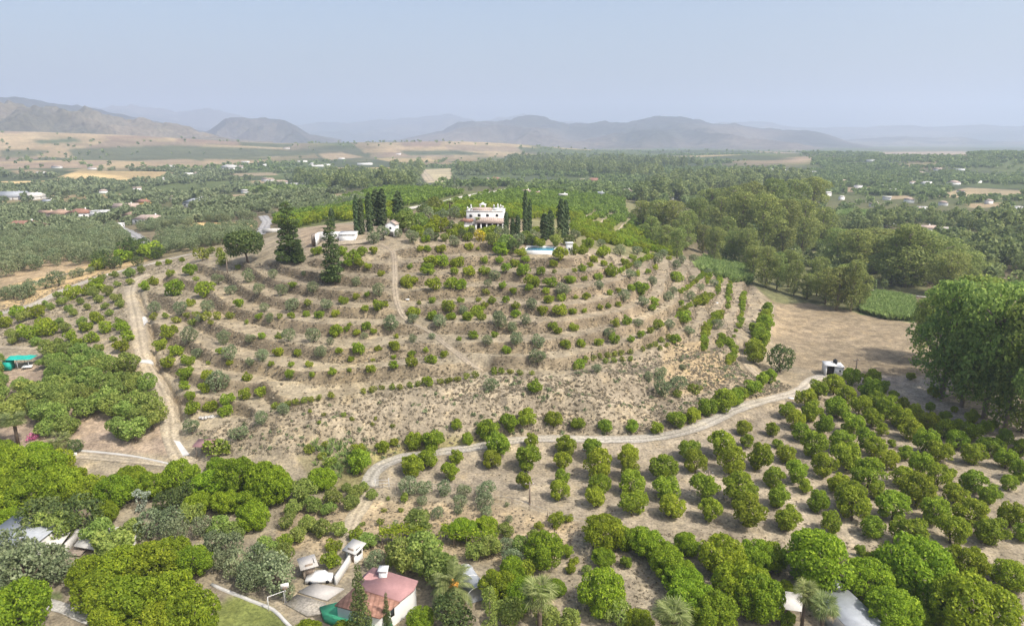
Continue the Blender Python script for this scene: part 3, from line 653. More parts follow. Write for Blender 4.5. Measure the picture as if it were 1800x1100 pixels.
# umbrella pine: a broad head on bare limbs
lob = [(.30*math.cos(a), .24*math.sin(a), .46+.06*math.sin(a*2), .2, .16) for a in np.linspace(0, 6.0, 10)] + [(0, 0, .60, .22, .11), (.2, .1, .40, .15, .11), (-.3, 0, .34, .2, .2), (-.15, -.12, .36, .2, .18), (.3, -.05, .36, .16, .15), (-.12, -.1, .55, .2, .14), (.12, 0, .58, .2, .12), (-.36, .05, .28, .12, .12)]
V_, F_, T_ = lobes_crown(3, lob, 9000, .03, jit=.8); m = MB()
m.tube([(.06, 0, -.05), (.04, 0, .12), (.0, 0, .28)], [.034, .026, .02], 8)
for q in lob[::2]: m.tube([(.02, 0, .2), (q[0]*.5, q[1]*.5, q[2]*.8), (q[0], q[1], q[2])], [.016, .01, .004], 5)
TPL['umbrella'] = [(crown_mesh('crown', 'pine', [(V_, F_, T_)]), m.mesh('trunk', M['bark']))]
def palm_tpl(key, hgt, nfr, fan, dead=.3, seed=1, thick=.05):
    """palm, crown diameter 1, trunk height hgt"""
    g_ = np.random.default_rng(seed); V = []; Fq = []; T = []; DV = []; DF = []; DT = []
    for i in range(nfr):
        a = g_.uniform(0, 2*math.pi); el = g_.uniform(-.75, 1.25); isd = el < -.35; Ln = .5*g_.uniform(.8, 1.1)
        d2_ = np.array([math.cos(a), math.sin(a)]); pts = []
        for s in np.linspace(0, 1, 9):
            e = el - s*s*1.25; pts.append((s, e))
        p = np.array([0, 0, hgt], float); path = [p.copy()]
        for j in range(1, 9):
            e = pts[j][1]; p = p + np.array([d2_[0]*math.cos(e), d2_[1]*math.cos(e), math.sin(e)])*Ln/8; path.append(p.copy())
        tv, tf, tt = (DV, DF, DT) if isd else (V, Fq, T); side = np.array([-d2_[1], d2_[0], 0])
        if fan:
            c = path[4]; fw_ = path[6]-path[3]; fw_ /= np.linalg.norm(fw_)
            for k_ in range(13):
                b = (k_/12-.5)*3.3; dr = fw_*math.cos(b)+side*math.sin(b); tip = c+dr*Ln*.55+np.array([0, 0, -.05*abs(b)]); wv = np.cross(dr, [0, 0, 1]); wv = wv/(np.linalg.norm(wv)+1e-6)*.011
                q0 = len(tv); mid = (c+tip)/2+np.array([0, 0, .012]); tv += [c, mid+wv, tip, mid-wv]; tf.append([q0, q0+1, q0+2, q0+3]); tt.append(g_.random())
        for j in range(1 if not fan else 0, 9 if not fan else 5):
            c = path[j]; fw_ = path[j]-path[j-1]; fw_ = fw_/np.linalg.norm(fw_)
            if fan:
                q0 = len(tv); tv += [path[j-1]-side*.006, path[j-1]+side*.006, c+side*.006, c-side*.006]; tf.append([q0, q0+1, q0+2, q0+3]); tt.append(.5)
            else:
                for sgn in (-1, 1):
                    for kk_ in range(3):
                        cc = path[j-1]+(path[j]-path[j-1])*kk_/3; ll = .11*math.sin(math.pi*min(1, (j-.5+kk_/3)/9.2+.1))+.015
                        tip = cc+(side*sgn*.75+fw_*.6)*ll+np.array([0, 0, -.25*ll]); wv = fw_*.009
                        q0 = len(tv); tv += [cc-wv, cc+wv, tip+wv*.3, tip-wv*.3]; tf.append([q0, q0+1, q0+2, q0+3]); tt.append(g_.random())
    m = MB(); m.tube([(0, 0, -.1), (0, 0, hgt*.5), (.01, 0, hgt)], [thick*1.2, thick, thick*1.15], 9)
    cr = mesh_np('crown', np.array(V), np.array(Fq), M['palm'], tint=T, link=False)
    dd = mesh_np('dead_fronds', np.array(DV), np.array(DF), M['straw'], tint=DT, link=False) if DV else None
    TPL[key] = [(cr, m.mesh('trunk', M['bark']), dd)]
palm_tpl('fanpalm', 1.5, 44, True, seed=2, thick=.055)
palm_tpl('lowfan', .55, 40, True, seed=3, thick=.07)
palm_tpl('datepalm', .35, 44, False, seed=4, thick=.07)
palm_tpl('tallpalm', 1.9, 46, False, seed=6, thick=.04)

ORD = 'first second third fourth fifth sixth seventh eighth ninth tenth eleventh twelfth thirteenth fourteenth fifteenth sixteenth seventeenth eighteenth nineteenth twentieth'.split()
def ordw(i):
    if i < 20: return ORD[i]
    tens = ['twentieth', 'thirtieth', 'fortieth', 'fiftieth']; tt = ['twenty', 'thirty', 'forty', 'fifty']
    return tens[(i+1)//10-2] if (i+1) % 10 == 0 else tt[(i+1)//10-2]+'-'+ORD[(i+1) % 10-1]
CNT = {}
def plant(key, name, x, y, z, wm, label=None, cat='tree', group=None, rz=None, parts=True, var=None, zs=1.0):
    v = TPL[key]; k = CNT[key] = CNT.get(key, -1)+1; t = v[(k if var is None else var) % len(v)]
    rot = random.uniform(0, 6.28) if rz is None else rz
    if parts:
        r = empty(name, (x, y, z-.05), rot, wm); v_ = random.uniform(.88, 1.14) if zs == 1 else 1; r.scale = (wm*random.uniform(.94, 1.06), wm, wm*zs*v_)
        child('crown', t[0], r); child('trunk', t[1], r)
        if len(t) > 2 and t[2]: child('dead_fronds', t[2], r)
    else:
        r = bpy.data.objects.new(name, t[0]); C.objects.link(r); r.location = (x, y, z-.05); r.rotation_euler = (0, 0, rot); r.scale = (wm, wm, wm*zs)
    tag(r, label, cat, group); return r
ASP = dict(orange=1.0, citrus=.82, almond=.88, shrub=.85, lime=.85, olive=.92, darkbush=.85, scrub=.6, valley=.85, yellow=.8, pinkb=.6, silver=1.6)
def place(key, px, py, wpx):
    """ground position and true width of a plant whose crown shows at px,py with that width"""
    h = hit([px], [py+.47*ASP.get(key, 1)*wpx])[0]; h = hit([px], [py+.47*ASP.get(key, 1)*wpx - .2*wpx*abs(0)])[0]
    return h[0], h[1], h[2], wpx*h[3]/F
def parse(s): return [tuple(float(v) for v in q.split(',')) for q in s.split()]

# ---- the orange orchard on the flat ground right of the curving track
O1 = """935,775,22 926,806,40 923,847,26 995,785,32 990,812,28 988,840,24 985,865,30 1043,790,34 1048,818,46 1052,852,34 1047,876,30 1103,802,34 1108,826,34 1110,852,38 1112,885,46
1167,822,42 1173,858,40 1180,890,38 1212,792,34 1222,815,34 1235,858,44 1249,900,34 1268,785,40 1282,812,42 1300,860,50 1315,902,48 1305,752,24 1313,777,20 1332,806,38 1357,837,40 1370,870,46 1387,907,52
1357,755,22 1366,779,18 1380,797,32 1397,824,48 1412,853,24 1382,722,28 1397,740,30 1407,758,38 1427,778,52 1414,700,32 1427,722,42 1437,682,38 1445,745,40 1465,710,42 1480,724,28 1465,677,34 1495,664,28 1485,692,40 1498,742,44 1517,768,40
1477,772,48 1487,800,56 1510,712,40 1532,736,30 1525,684,36 1541,702,38 1560,720,36 1580,734,36 1600,752,42 1627,775,46 1650,795,36 1630,742,28 1657,757,28 1682,777,30 1707,762,30 1711,802,32 1738,786,34 1767,805,38 1792,790,26 1550,756,20 1592,797,24
1567,778,14 1537,784,40 1560,808,40 1582,832,44 1617,818,34 1525,828,62 1450,815,48 1470,842,46 1490,864,56 1647,842,34 1706,842,44 1672,831,14 1610,862,58 1677,864,44 1772,850,24 1740,867,40 1795,832,30
1434,882,34 1460,917,42 1530,926,36 1497,886,60 1567,884,60 1595,925,66 1637,895,50 1670,930,52 1705,897,58 1742,932,56 1775,905,46 1797,938,26 1540,865,24"""
O2 = "1587,710,18 1610,726,22 1635,717,12 1677,720,10 1659,732,16 1709,735,18 1682,752,18 1732,753,18 1747,747,12 1764,772,20 1527,667,26 1551,682,18 1569,697,16 1601,662,12 1640,691,16"
O3 = "634,815,40 630,795,24 673,785,22 693,776,14 727,777,26 760,773,36 727,819,36 752,806,30 790,830,28 803,803,22 803,747,18 823,772,20 858,755,34 877,783,38 865,810,28 894,745,30 927,735,30 973,736,28 1016,744,22 1063,749,22 1110,751,20 1155,753,20 1187,739,28 1216,731,26 1243,719,28 1270,708,34 1290,700,26 1305,691,22 1322,681,28 1339,671,22 1352,664,20"
O4 = "1335,600,28 1328,580,26 1342,575,28 1325,622,32 1345,560,22 1347,545,18 1322,608,26 1338,590,24"
def bands(L_, n):
    """split by depth into lines of about n, order each line left to right"""
    L_ = sorted(L_, key=lambda q: -q[1]); out = []
    for i in range(0, len(L_), n):
        row = sorted(L_[i:i+n]); out += [(q, i//n, j, len(row)) for j, q in enumerate(row)]
    return out
SIZ = lambda w_, lo, hi: 'small' if w_ < lo else 'large' if w_ > hi else 'mid-sized'
for q, b, j, n_ in bands(parse(O1), 12):
    x, y, z, wm = place('orange', *q)
    plant('orange', 'orange_tree', x, y, z, wm*(1.08 if q[0] < 1340 else .98 if q[2] < 38 else .78), f"{SIZ(q[2],26,46)} orange tree, {ordw(j)} from left in {ordw(b)} cross row up from the bank", 'tree', 'orange trees in the flat orchard')
for j, q in enumerate(sorted(parse(O2))):
    x, y, z, wm = place('orange', *q)
    plant('orange', 'young_orange_tree', x, y, z, wm*1.1, f"young dark orange tree in the eucalyptus shade, {ordw(j)} from the left", 'tree', 'young orange trees in the eucalyptus shade')
for j, q in enumerate(sorted(parse(O3))):
    x, y, z, wm = place('orange', *q)
    plant('orange', 'roadside_orange_tree', x, y, z, wm*1.1, f"{SIZ(q[2],22,32)} bright citrus tree along the curving track, {ordw(j)} from its left end", 'tree', 'citrus trees lining the curving track')
for j, q in enumerate(sorted(parse(O4), key=lambda t: -t[1])):
    x, y, z, wm = place('orange', *q)
    plant('orange', 'path_citrus_tree', x, y, z, wm*1.1, f"green citrus tree in the clump beside the hill-foot path, {ordw(j)} going up", 'tree', 'citrus clump by the hill-foot path')

# ---- big leafy citrus at the bottom right
B1 = """1060,934,76 1105,945,50 1137,948,66 1062,977,40 1100,987,22 1162,975,60 1180,995,66 1202,1018,66 1220,1050,80 1250,1078,84 1207,957,44 1265,972,76 1330,977,62 1295,1025,90 1330,1055,80 955,967,74 997,968,24 1002,998,20 1055,1042,86 1120,1087,50 977,1030,36
1355,982,50 1435,988,112 1602,1003,106 1695,989,56 1772,1012,54 1522,1024,74 1532,985,36 1377,1036,38 1462,1057,36 1567,1082,80 1600,1052,30 1512,1075,28 1625,1082,50 1712,1084,112 1350,1064,30 1382,1093,26 1572,1047,26 1785,1078,12 1512,969,17 1677,1017,15 1645,1058,8 1410,966,26"""
for q, b, j, n_ in bands(parse(B1), 9):
    x, y, z, wm = place('citrus', *q)
    plant('citrus' if q[2] > 30 else 'orange', 'avocado_tree', x, y, z, wm*.93, f"{SIZ(q[2],40,75)} glossy leafy tree below the bank, {ordw(j)} from left in {ordw(b)} line up", 'tree', 'leafy trees below the orchard bank')
# ---- leafy trees at the bottom left
B2 = """30,828,62 80,822,62 112,858,60 60,868,70 15,872,54 155,862,56 205,868,56 232,846,50 272,852,52 320,842,64 372,850,64 420,838,70 472,845,74 440,880,50 -10,840,60 -20,900,60 130,838,40 400,880,50 350,885,46 20,912,50 190,900,40 10,800,40
220,1000,84 272,990,84 308,972,66 345,990,56 178,1042,72 240,1052,88 302,1052,84 345,1085,84 150,1012,52 35,1085,90 280,1095,70 200,1090,60 450,907,56 485,855,70 5,1075,50 380,815,30 60,800,50 100,812,46 -30,860,60"""
for q, b, j, n_ in bands(parse(B2), 8):
    x, y, z, wm = place('citrus', *q)
    plant('citrus', 'broadleaf_tree', x, y, z, wm*.94, f"{SIZ(q[2],52,72)} bright leafy tree at lower left, {ordw(j)} from left in {ordw(b)} line up", 'tree', 'leafy trees of the lower left grove')
# ---- almond grove inside the bend of the road
GP = world_poly([(-20,650),(40,650),(90,622),(150,632),(205,660),(225,655),(262,690),(275,725),(283,760),(262,778),(235,782),(190,770),(215,745),(190,725),(150,745),(120,770),(80,770),(50,745),(-20,745)])
GAP = [world_poly([(20,700),(46,694),(52,712),(40,722),(20,712)]), world_poly([(0,610),(76,610),(80,682),(4,682)]), world_poly([(150,752),(200,742),(206,765),(160,778)])]
pts = []
bx0, by0 = GP.min(0); bx1, by1 = GP.max(0)
for i in range(4000):
    x, y = random.uniform(bx0, bx1), random.uniform(by0, by1)
    if inpoly(np.array([x]), np.array([y]), GP)[0] and not any(inpoly(np.array([x]), np.array([y]), q_)[0] for q_ in GAP) and all(math.hypot(x-a, y-b) > 3.3 for a, b in pts): pts.append((x, y))
pp = [(project(x, y, hz(x, y)[0])[:2], x, y) for x, y in pts]; pp.sort(key=lambda t: -t[0][1])
for i in range(0, len(pp), 10):
    for j, (_, x, y) in enumerate(sorted(pp[i:i+10], key=lambda t: t[0][0])):
        plant('almond', 'almond_tree', x, y, hz(x, y)[0], random.uniform(3.8, 5.4), f"spreading nut tree in the road bend, {ordw(j)} from left in {ordw(i//10)} line up", 'tree', 'nut trees in the bend of the dirt road')
# ---- young orchard on the bare field at the left
Y1 = """30,550,18 40,560,16 64,550,22 89,540,12 80,534,8 102,520,12 110,532,14 129,516,24 142,531,11 121,544,11 130,551,12 154,541,10 155,510,18 165,517,16 171,502,22 174,527,13 190,514,16 185,539,12 206,524,16 211,536,14 207,500,11 194,550,12 172,560,18 166,552,10 180,491,12 201,484,12 229,481,16 249,476,12 230,496,12 8,567,20 106,565,12 116,577,16 76,570,20 86,580,24 52,584,28 20,587,14 25,599,14 64,602,16 102,604,14 125,592,18 136,605,20 144,567,14 151,575,18 162,594,20 187,576,20 199,596,10 175,611,14 210,570,18 217,577,18 225,592,18 214,610,22 176,626,12 107,627,20 186,636,18 -10,560,20 -20,600,18"""
for q, b, j, n_ in bands(parse(Y1), 8):
    x, y, z, wm = place('almond', *q)
    plant('almond' if q[2] < 17 else 'shrub', 'young_nut_tree', x, y, z, wm*1.08, f"{SIZ(q[2],13,19)} tree on the bare left field, {ordw(j)} from left in {ordw(b)} line up", 'tree', 'young trees on the bare left field')
# ---- everything growing on the terraced hill
HC_ = """255,502,20 269,494,18 300,480,14 305,507,32 362,507,32 335,475,22 296,460,12 279,464,10 320,456,10 335,532,16 420,532,18 297,582,28 282,606,22 311,615,24 299,634,26 331,632,22 387,617,14 404,637,12 327,657,28 435,661,18 365,660,20 325,677,18 337,695,18 339,719,26 370,712,26 397,722,24 360,682,20 400,700,26 432,692,22
491,589,14 461,589,14 592,582,24 615,570,10 610,577,12 644,572,18 627,584,14 657,581,12 697,590,11 694,607,22 489,617,20 524,619,14 596,616,14 631,612,24 665,611,14 749,614,12 724,621,14 725,635,22 757,629,24 781,622,16 692,640,18 692,627,10 617,630,12 656,632,8 652,646,20 615,650,9 584,651,16 511,657,18 549,657,12 477,639,12 512,640,12 544,639,14 757,555,16 794,555,16 822,555,18 847,555,18 832,587,20 870,587,14 892,614,18 807,594,10 461,686,22 752,670,22
775,436,20 752,436,14 739,437,14 825,432,16 841,436,8 722,467,12 755,457,28 775,459,28 804,460,26 852,456,16 879,455,16 752,472,28 799,475,16 826,475,24 851,474,22 717,495,28 727,493,18 762,500,28 792,496,26 810,500,22 626,520,14 647,516,12 604,527,18 642,541,14 666,536,22 677,534,14 670,480,14 539,551,13 561,552,18 590,550,16 512,554,14 456,555,14 515,500,14 759,527,14 789,535,28 810,527,14 841,526,11 865,526,16 890,526,16 727,547,24 840,545,24 852,535,14 821,555,20 792,555,18 762,555,20 620,450,30 602,440,20 637,442,20 647,467,14 657,439,16 557,440,20 632,460,18 612,462,16
924,455,16 985,445,28 972,462,18 1022,470,18 1027,489,12 950,475,18 920,475,26 1010,474,10 1037,465,12 1045,455,16 1002,490,20 1052,485,16 1075,475,26 1060,442,28 1032,427,24 1176,454,11 1150,470,14 1139,477,12 1127,507,28 1110,505,16 1190,485,24 937,492,32 967,495,26 930,505,16 960,510,14 1031,520,16 987,522,18 964,525,20 1012,521,10 1072,514,12 1087,510,12 907,535,16 954,545,20 984,546,26 1007,546,14 1027,545,11 1054,539,13 1069,536,12 1087,534,12 1150,530,20 1146,540,14 907,550,20 1195,532,14 1202,555,30 1222,530,22 1237,525,26
1020,639,20 942,675,30 994,605,20 1022,602,18 1052,600,18 1079,595,22 1109,594,14 1127,587,16 1142,580,14 1157,570,20 1187,595,22 980,580,16 972,572,18 1009,574,18 1082,566,20 1100,562,20 890,470,20 905,462,18 885,500,16 902,510,14 1135,440,14 1080,425,16 1112,452,14 1098,460,16 1160,440,12 1062,462,14 1120,480,14"""
HO_ = """385,491,22 439,487,22 405,510,20 320,542,24 365,539,24 274,542,20 332,591,28 392,595,24 442,595,18 349,621,20 404,622,26 441,635,16 382,672,38 339,751,26 419,760,32 507,590,24 552,590,26 686,569,30 727,560,22 726,595,16 462,624,26 565,620,22 772,565,26 877,565,30 855,597,22 497,720,22 461,736,24 861,677,24 657,417,26 675,412,24 725,415,30 754,415,22 800,425,20 870,484,22 857,497,16 667,510,24 517,537,26 497,510,22 550,507,22 627,495,18 576,535,20 466,540,18 457,510,20 482,482,18 534,480,10 875,557,20
1055,500,18 1107,482,20 1121,465,16 1120,440,18 1090,440,24 1055,427,16 1152,455,24 1167,445,18 1145,495,18 1182,510,16 1176,522,18 1187,465,18 1197,457,16 991,510,26 1096,520,22 935,535,22 1130,532,20 925,560,22 1212,521,20 1230,505,14 1232,470,16 1217,490,14 1255,497,16 1050,646,20 1160,657,22 1141,661,18 1165,682,32 1191,672,32 946,627,32 947,600,26 907,595,26 1070,585,22 1175,570,20 1210,582,20 1122,567,18 1200,646,12 1197,632,8 1262,570,20 760,590,14 815,545,18 900,575,20 640,590,14 580,600,14 475,560,16 352,560,14 1245,480,16 1220,455,18"""
HY_ = """356,450,22 389,460,18 370,441,14 385,440,12 345,490,10 269,557,14 292,555,12 311,562,14 330,554,12 346,553,12 362,555,18 384,555,16 405,555,14 340,567,14 372,567,10 434,566,10 367,637,8 855,512,14 542,532,14 492,556,11 475,555,9 737,532,9 975,477,9 1192,692,16 1221,682,22 385,787,38 390,450,16 410,442,12 420,470,10
482,713,13 494,711,11 508,708,12 520,706,12 535,703,13 548,701,12 561,698,11 583,694,14 640,687,12 655,684,14 672,681,10 690,680,12 704,679,12 722,676,13 735,674,12 775,670,12 788,668,13 804,665,13 820,661,13 835,658,14 868,652,16 882,651,14 897,652,12 915,654,12 935,655,10
1012,645,14 1030,629,12 1042,628,12 1055,625,12 1068,624,13 1080,622,12 1092,620,12 1108,618,11 1065,634,12 1080,632,12 1095,631,12 1108,630,11 1130,613,11 1141,608,12 1153,604,12 1164,597,12 1175,592,12 1160,612,10 1172,606,10
655,745,8 570,728,8 560,742,8 545,722,8 605,728,10 620,735,9 660,735,8 690,748,9 545,790,18 565,800,16 580,812,22 570,780,14"""
def chain(P, n, w_):
    P = np.array(P, float); s = np.concatenate([[0], np.cumsum(np.hypot(*np.diff(P, axis=0).T))]); t = np.linspace(0, s[-1], n)
    return [(np.interp(a, s, P[:, 0]), np.interp(a, s, P[:, 1]), w_*random.uniform(.8, 1.2)) for a in t]
HEDGE = chain([(1195,512),(1215,500),(1238,480),(1243,470)], 11, 11)+chain([(1242,495),(1250,472)], 5, 11)+chain([(1260,512),(1266,482)], 7, 12)+chain([(1278,538),(1284,485)], 10, 11)+chain([(1300,572),(1307,515)], 11, 12)+chain([(1240,575),(1262,552)], 7, 18)+chain([(1236,610),(1240,580)], 6, 15)+chain([(1265,605),(1266,588),(1280,600),(1292,615),(1280,636)], 12, 15)+chain([(1090,475),(1110,463),(1148,448)], 11, 12)+chain([(1196,545),(1225,528),(1248,520)], 7, 14)+chain([(1290,590),(1300,560)], 4, 8)
allh = [('shrub', 'citrus_bush', q) for q in parse(HC_)]+[('olive', 'hill_olive_tree', q) for q in parse(HO_)]+[('lime', 'lime_bush', q) for q in parse(HY_)]+[('shrub', 'hedge_bush', q) for q in HEDGE]
desc = {'citrus_bush': ('rounded green citrus bush', 'bush', 'citrus bushes on the terraced hill'), 'hill_olive_tree': ('grey-green olive tree', 'tree', 'olive trees on the terraced hill'),
        'lime_bush': ('small yellow-green bush', 'bush', 'small yellow-green bushes on the hill'), 'hedge_bush': ('dark citrus bush in a close row', 'bush', 'bushes in close rows on the hill shoulder')}
rec = {}
for key, nm, q in allh:
    x, y, z, wm = place(key, *q); wm = min(wm, 6.5)
    lv = int(max(0, (z-2)//STEP)); rec.setdefault((nm, lv), []).append((q[0], key, x, y, z, wm, q[2]))
for (nm, lv), Ls in sorted(rec.items()):
    Ls.sort(key=lambda t: t[0])
    for j, (_, key, x, y, z, wm, wp) in enumerate(Ls):
        d_, c_, g_ = desc[nm]; lvl = ordw(lv)
        plant(key, nm, x, y, z, wm*(.96 if nm != 'lime_bush' else 1.05), f"{d_}, {ordw(j)} from left on the {lvl} hill terrace up", c_, g_, parts=(nm == 'hill_olive_tree' or wp > 18))

# ---- garden greenery round the villa, mixed single trees
def one(key, name, px, py, wpx, label, cat='tree', group=None, zs=1, f=1.05, **kw):
    x, y, z, wm = place(key, px, py, wpx); return plant(key, name, x, y, z, wm*f, label, cat, group, zs=zs, **kw)
def tall(key, name, px, ybase, ytop, wpx, label, cat='tree', group=None, asp=1.0, **kw):
    """a tall plant from its foot and top pixels"""
    x, y, z, d_ = hit([px], [ybase])[0]; hd = math.hypot(x, y); X, Y, Z = pix_dir(px, ytop); zt = CAMZ+float(Z)/math.hypot(float(X), float(Y))*hd
    wm = wpx*d_/F; hm = max(.5, zt-z); return plant(key, name, x, y, z, wm, label, cat, group, zs=hm/(wm*asp), **kw)
tall('pine', 'pine_tree', 510, 457, 342, 54, 'tall ragged dark pine on the left shoulder of the hilltop', asp=2.7)
tall('slimpine', 'slim_pine_tree', 585, 498, 377, 42, 'narrow tall pine standing on the slope in front of the white yard wall', asp=3.7)
tall('umbrella', 'umbrella_pine', 432, 462, 404, 66, 'broad umbrella pine at the left end of the hilltop', asp=.72, rz=0)
tall('pine', 'small_pine_tree', 526, 461, 415, 26, 'low dark pine beside the foot of the tall ragged pine', asp=2.7)
cyp = [(628,413,343,10),(636,412,349,11),(650,407,338,12),(663,397,333,18),(673,397,332,15),(923,412,334,9),(931,412,350,8),(901,418,384,9),(910,418,378,9),(890,416,372,9),(985,420,350,13),(993,418,352,14),(957,422,375,16),(967,420,370,14),(584,400,365,10)]
for j, q in enumerate(sorted(cyp)):
    side = 'left group behind the white hut' if q[0] < 700 else 'group right of the white villa'
    k_ = sum(1 for r_ in cyp if r_[0] < q[0] and (r_[0] < 700) == (q[0] < 700))
    tall('cypress', 'cypress_tree', q[0], q[1], q[2], q[3]*.95, f"slender dark cypress, {ordw(k_)} from left in the {side}", 'tree', 'cypresses on the hilltop', asp=6.2)
tall('fatcypress', 'conical_cypress', 701, 402, 336, 22, 'conical dark tree rising behind the round leafy tree by the hut', asp=3.2)
one('almond', 'leafy_tree', 709, 392, 40, 'round leafy green tree right of the small white hut')
one('almond', 'leafy_tree', 713, 378, 24, 'bright upper leafy tree beside the conical dark tree')
G1 = "818,406,12 828,405,12 850,408,13 860,406,12 872,407,13 738,395,24 752,385,24 760,402,22 735,408,20 775,382,20 770,398,26 788,400,18 745,372,18 765,365,22 782,372,18 798,378,18 806,406,16 795,412,18 812,414,14 822,418,14 830,410,12 862,412,22 880,415,24 868,426,22 890,430,26 902,437,20 880,440,22 912,425,18 925,420,20 940,418,18 915,445,16 935,425,16 948,428,16 1000,425,18 1008,440,16 978,428,18 810,398,10 748,420,14 765,418,12 782,420,12 820,375,12 870,400,10 905,402,12 940,405,14 1012,418,16 1025,440,16 700,412,12"
for j, q in enumerate(sorted(parse(G1))):
    kx = ['olive', 'shrub', 'almond', 'darkbush', 'shrub'][j % 5]
    one(kx, 'garden_bush', *q, f"{['grey-green','green','pale green','dark green','green'][j % 5]} bush in the villa garden, {ordw(j)} from the left", 'bush', 'bushes in the villa garden', f=1.3)
one('yellow', 'flowering_bush', 843, 416, 22, 'round bush covered in yellow blossom below the villa porch', 'bush')
tall('tallpalm', 'palm_tree', 791, 384, 347, 24, 'palm with a shaggy head standing left of the villa', asp=2.35)
tall('tallpalm', 'palm_tree', 840, 402, 379, 16, 'small palm in front of the villa porch', asp=2.35)
tall('lowfan', 'fan_palm', 980, 424, 393, 18, 'fan palm with dry skirt between the right hand cypresses', asp=1.05)
one('darkbush', 'round_evergreen', 1371, 636, 44, 'solitary dark round evergreen beside the brown field', zs=1.1)
for j, q in enumerate(parse("1182,443,16 1195,448,14 1170,440,14")): pass

# ---- lower centre gardens
D1 = """C,570,842,44 V,537,865,40 A,587,875,32 A,610,857,16 A,625,865,26 A,616,884,26 A,640,855,16 A,654,870,18 A,552,887,30 A,577,894,26 A,516,892,28 A,506,917,26 A,522,940,30 A,542,921,30 A,567,931,30 A,597,932,26 S,501,952,24 S,587,956,26 S,582,986,30 S,628,939,24 S,624,951,18 A,650,950,30
O,720,853,34 O,747,857,26 O,782,860,26 O,817,865,24 O,852,862,32 O,810,882,22 O,850,881,30 O,855,902,22 O,741,880,18 O,735,901,22 O,771,902,20 O,807,897,14 O,895,912,14 O,890,886,9 L,712,875,18 L,706,895,10 L,675,895,10 L,682,875,8 L,670,917,12 O,696,922,14 L,638,920,10 A,736,922,46 C,812,930,46 C,857,927,36 A,890,932,26
A,745,965,60 A,700,975,46 O,657,985,32 V,765,1000,64 V,720,985,50 A,860,962,40 A,835,970,34 C,880,1030,62 C,905,1000,46 D,803,1078,66 C,742,1086,44 C,540,1108,40 C,600,1112,36 O,487,1017,60 O,470,997,40 O,452,985,40 A,470,960,36 A,500,975,30 A,485,975,26 O,445,1020,40 O,505,1040,30
O,265,925,50 O,315,937,40 O,375,958,40 O,402,965,40 O,420,1000,42 O,445,1012,40 O,25,977,60 O,55,1007,70 O,90,990,56 O,112,1000,44 A,200,962,56 D,75,916,60 D,142,912,60 A,102,930,50 O,355,925,36 A,340,905,36 O,300,915,40 A,230,935,40 A,385,925,36 D,290,890,44 D,330,870,40 A,175,940,40 O,10,1010,50 A,415,935,30 O,395,985,34
C,925,1045,60 A,940,940,24 S,978,915,26 S,999,911,16 S,947,923,16 A,912,960,30 O,900,985,34 O,890,960,30 A,1030,1002,16 S,1010,985,16 A,960,1085,40 A,1000,1090,36 A,895,1075,50 A,1085,1080,44 S,1365,900,1 S,920,1000,36"""
KM = dict(C='citrus', V='almond', A='almond', S='shrub', O='olive', L='lime', D='darkbush')
DN = dict(C='bright leafy', V='willowy pale', A='loose green', S='rounded bushy', O='silver-grey olive', L='thin young', D='dark dense')
ent = []
for tk in D1.split():
    k_, a, b, c = tk.split(',')
    if float(c) > 2: ent.append((float(a), float(b), float(c), k_))
for q, b, j, n_ in bands(ent, 10):
    one(KM[q[3]], 'garden_tree', q[0], q[1], q[2], f"{DN[q[3]]} tree in the lower gardens, {ordw(j)} from left in {ordw(b)} line up", 'tree', 'trees of the lower gardens')
one('silver', 'silver_tree', 250, 882, 22, 'slim silvery pale tree among the lower left trees')
tall('spruce', 'spruce_tree', 636, 1130, 988, 50, 'dark spruce rising in front of the red farmhouse roof', asp=2.9)
tall('spruce', 'small_spruce_tree', 681, 1110, 1040, 22, 'small spruce in front of the tiled farmhouse eave', asp=2.9)
tall('poplar', 'column_tree', 860, 1125, 1030, 36, 'pale upright column tree right of the big date palm', asp=2.4)
dp = tall('datepalm', 'date_palm', 797, 1066, 978, 92, 'big date palm with orange heart right of the farmhouse', asp=.8)
V_, F_, T_ = lobes_crown(8, [(0, 0, .36, .09, .07), (.05, 0, .3, .06, .06), (-.04, .03, .3, .06, .06)], 260, .03); child('fruit_cluster', mesh_np('fruit_cluster', V_, F_, M['fruit'], tint=T_, link=False), dp)
tall('fanpalm', 'fan_palm', 948, 1130, 1010, 66, 'tall fan palm at the bottom, right of centre', asp=2.0)
tall('fanpalm', 'fan_palm', 1180, 1150, 1052, 72, 'fan palm head at the bottom edge among leafy trees', asp=2.0)
tall('fanpalm', 'fan_palm', 1408, 1112, 1012, 44, 'left fan palm of the pair beside the grey metal roof', asp=2.0)
tall('fanpalm', 'fan_palm', 1440, 1135, 1036, 52, 'right fan palm of the pair beside the grey metal roof', asp=2.0)
tall('fanpalm', 'fan_palm', 32, 782, 718, 40, 'shaggy fan palm at the left edge beside the nut trees', asp=2.0)
tall('fanpalm', 'fan_palm', -2, 782, 722, 40, 'fan palm cut by the left edge of the picture', asp=2.0)
tall('lowfan', 'low_fan_palm', 106, 792, 750, 38, 'low fan palm right of the pink blossom bush', asp=1.05)
one('pinkb', 'pink_bush', 57, 768, 16, 'small bush with pink blossom between two palms', 'bush')
one('darkbush', 'clipped_bush', 134, 787, 22, 'dark rounded bush right of the low fan palm', 'bush')

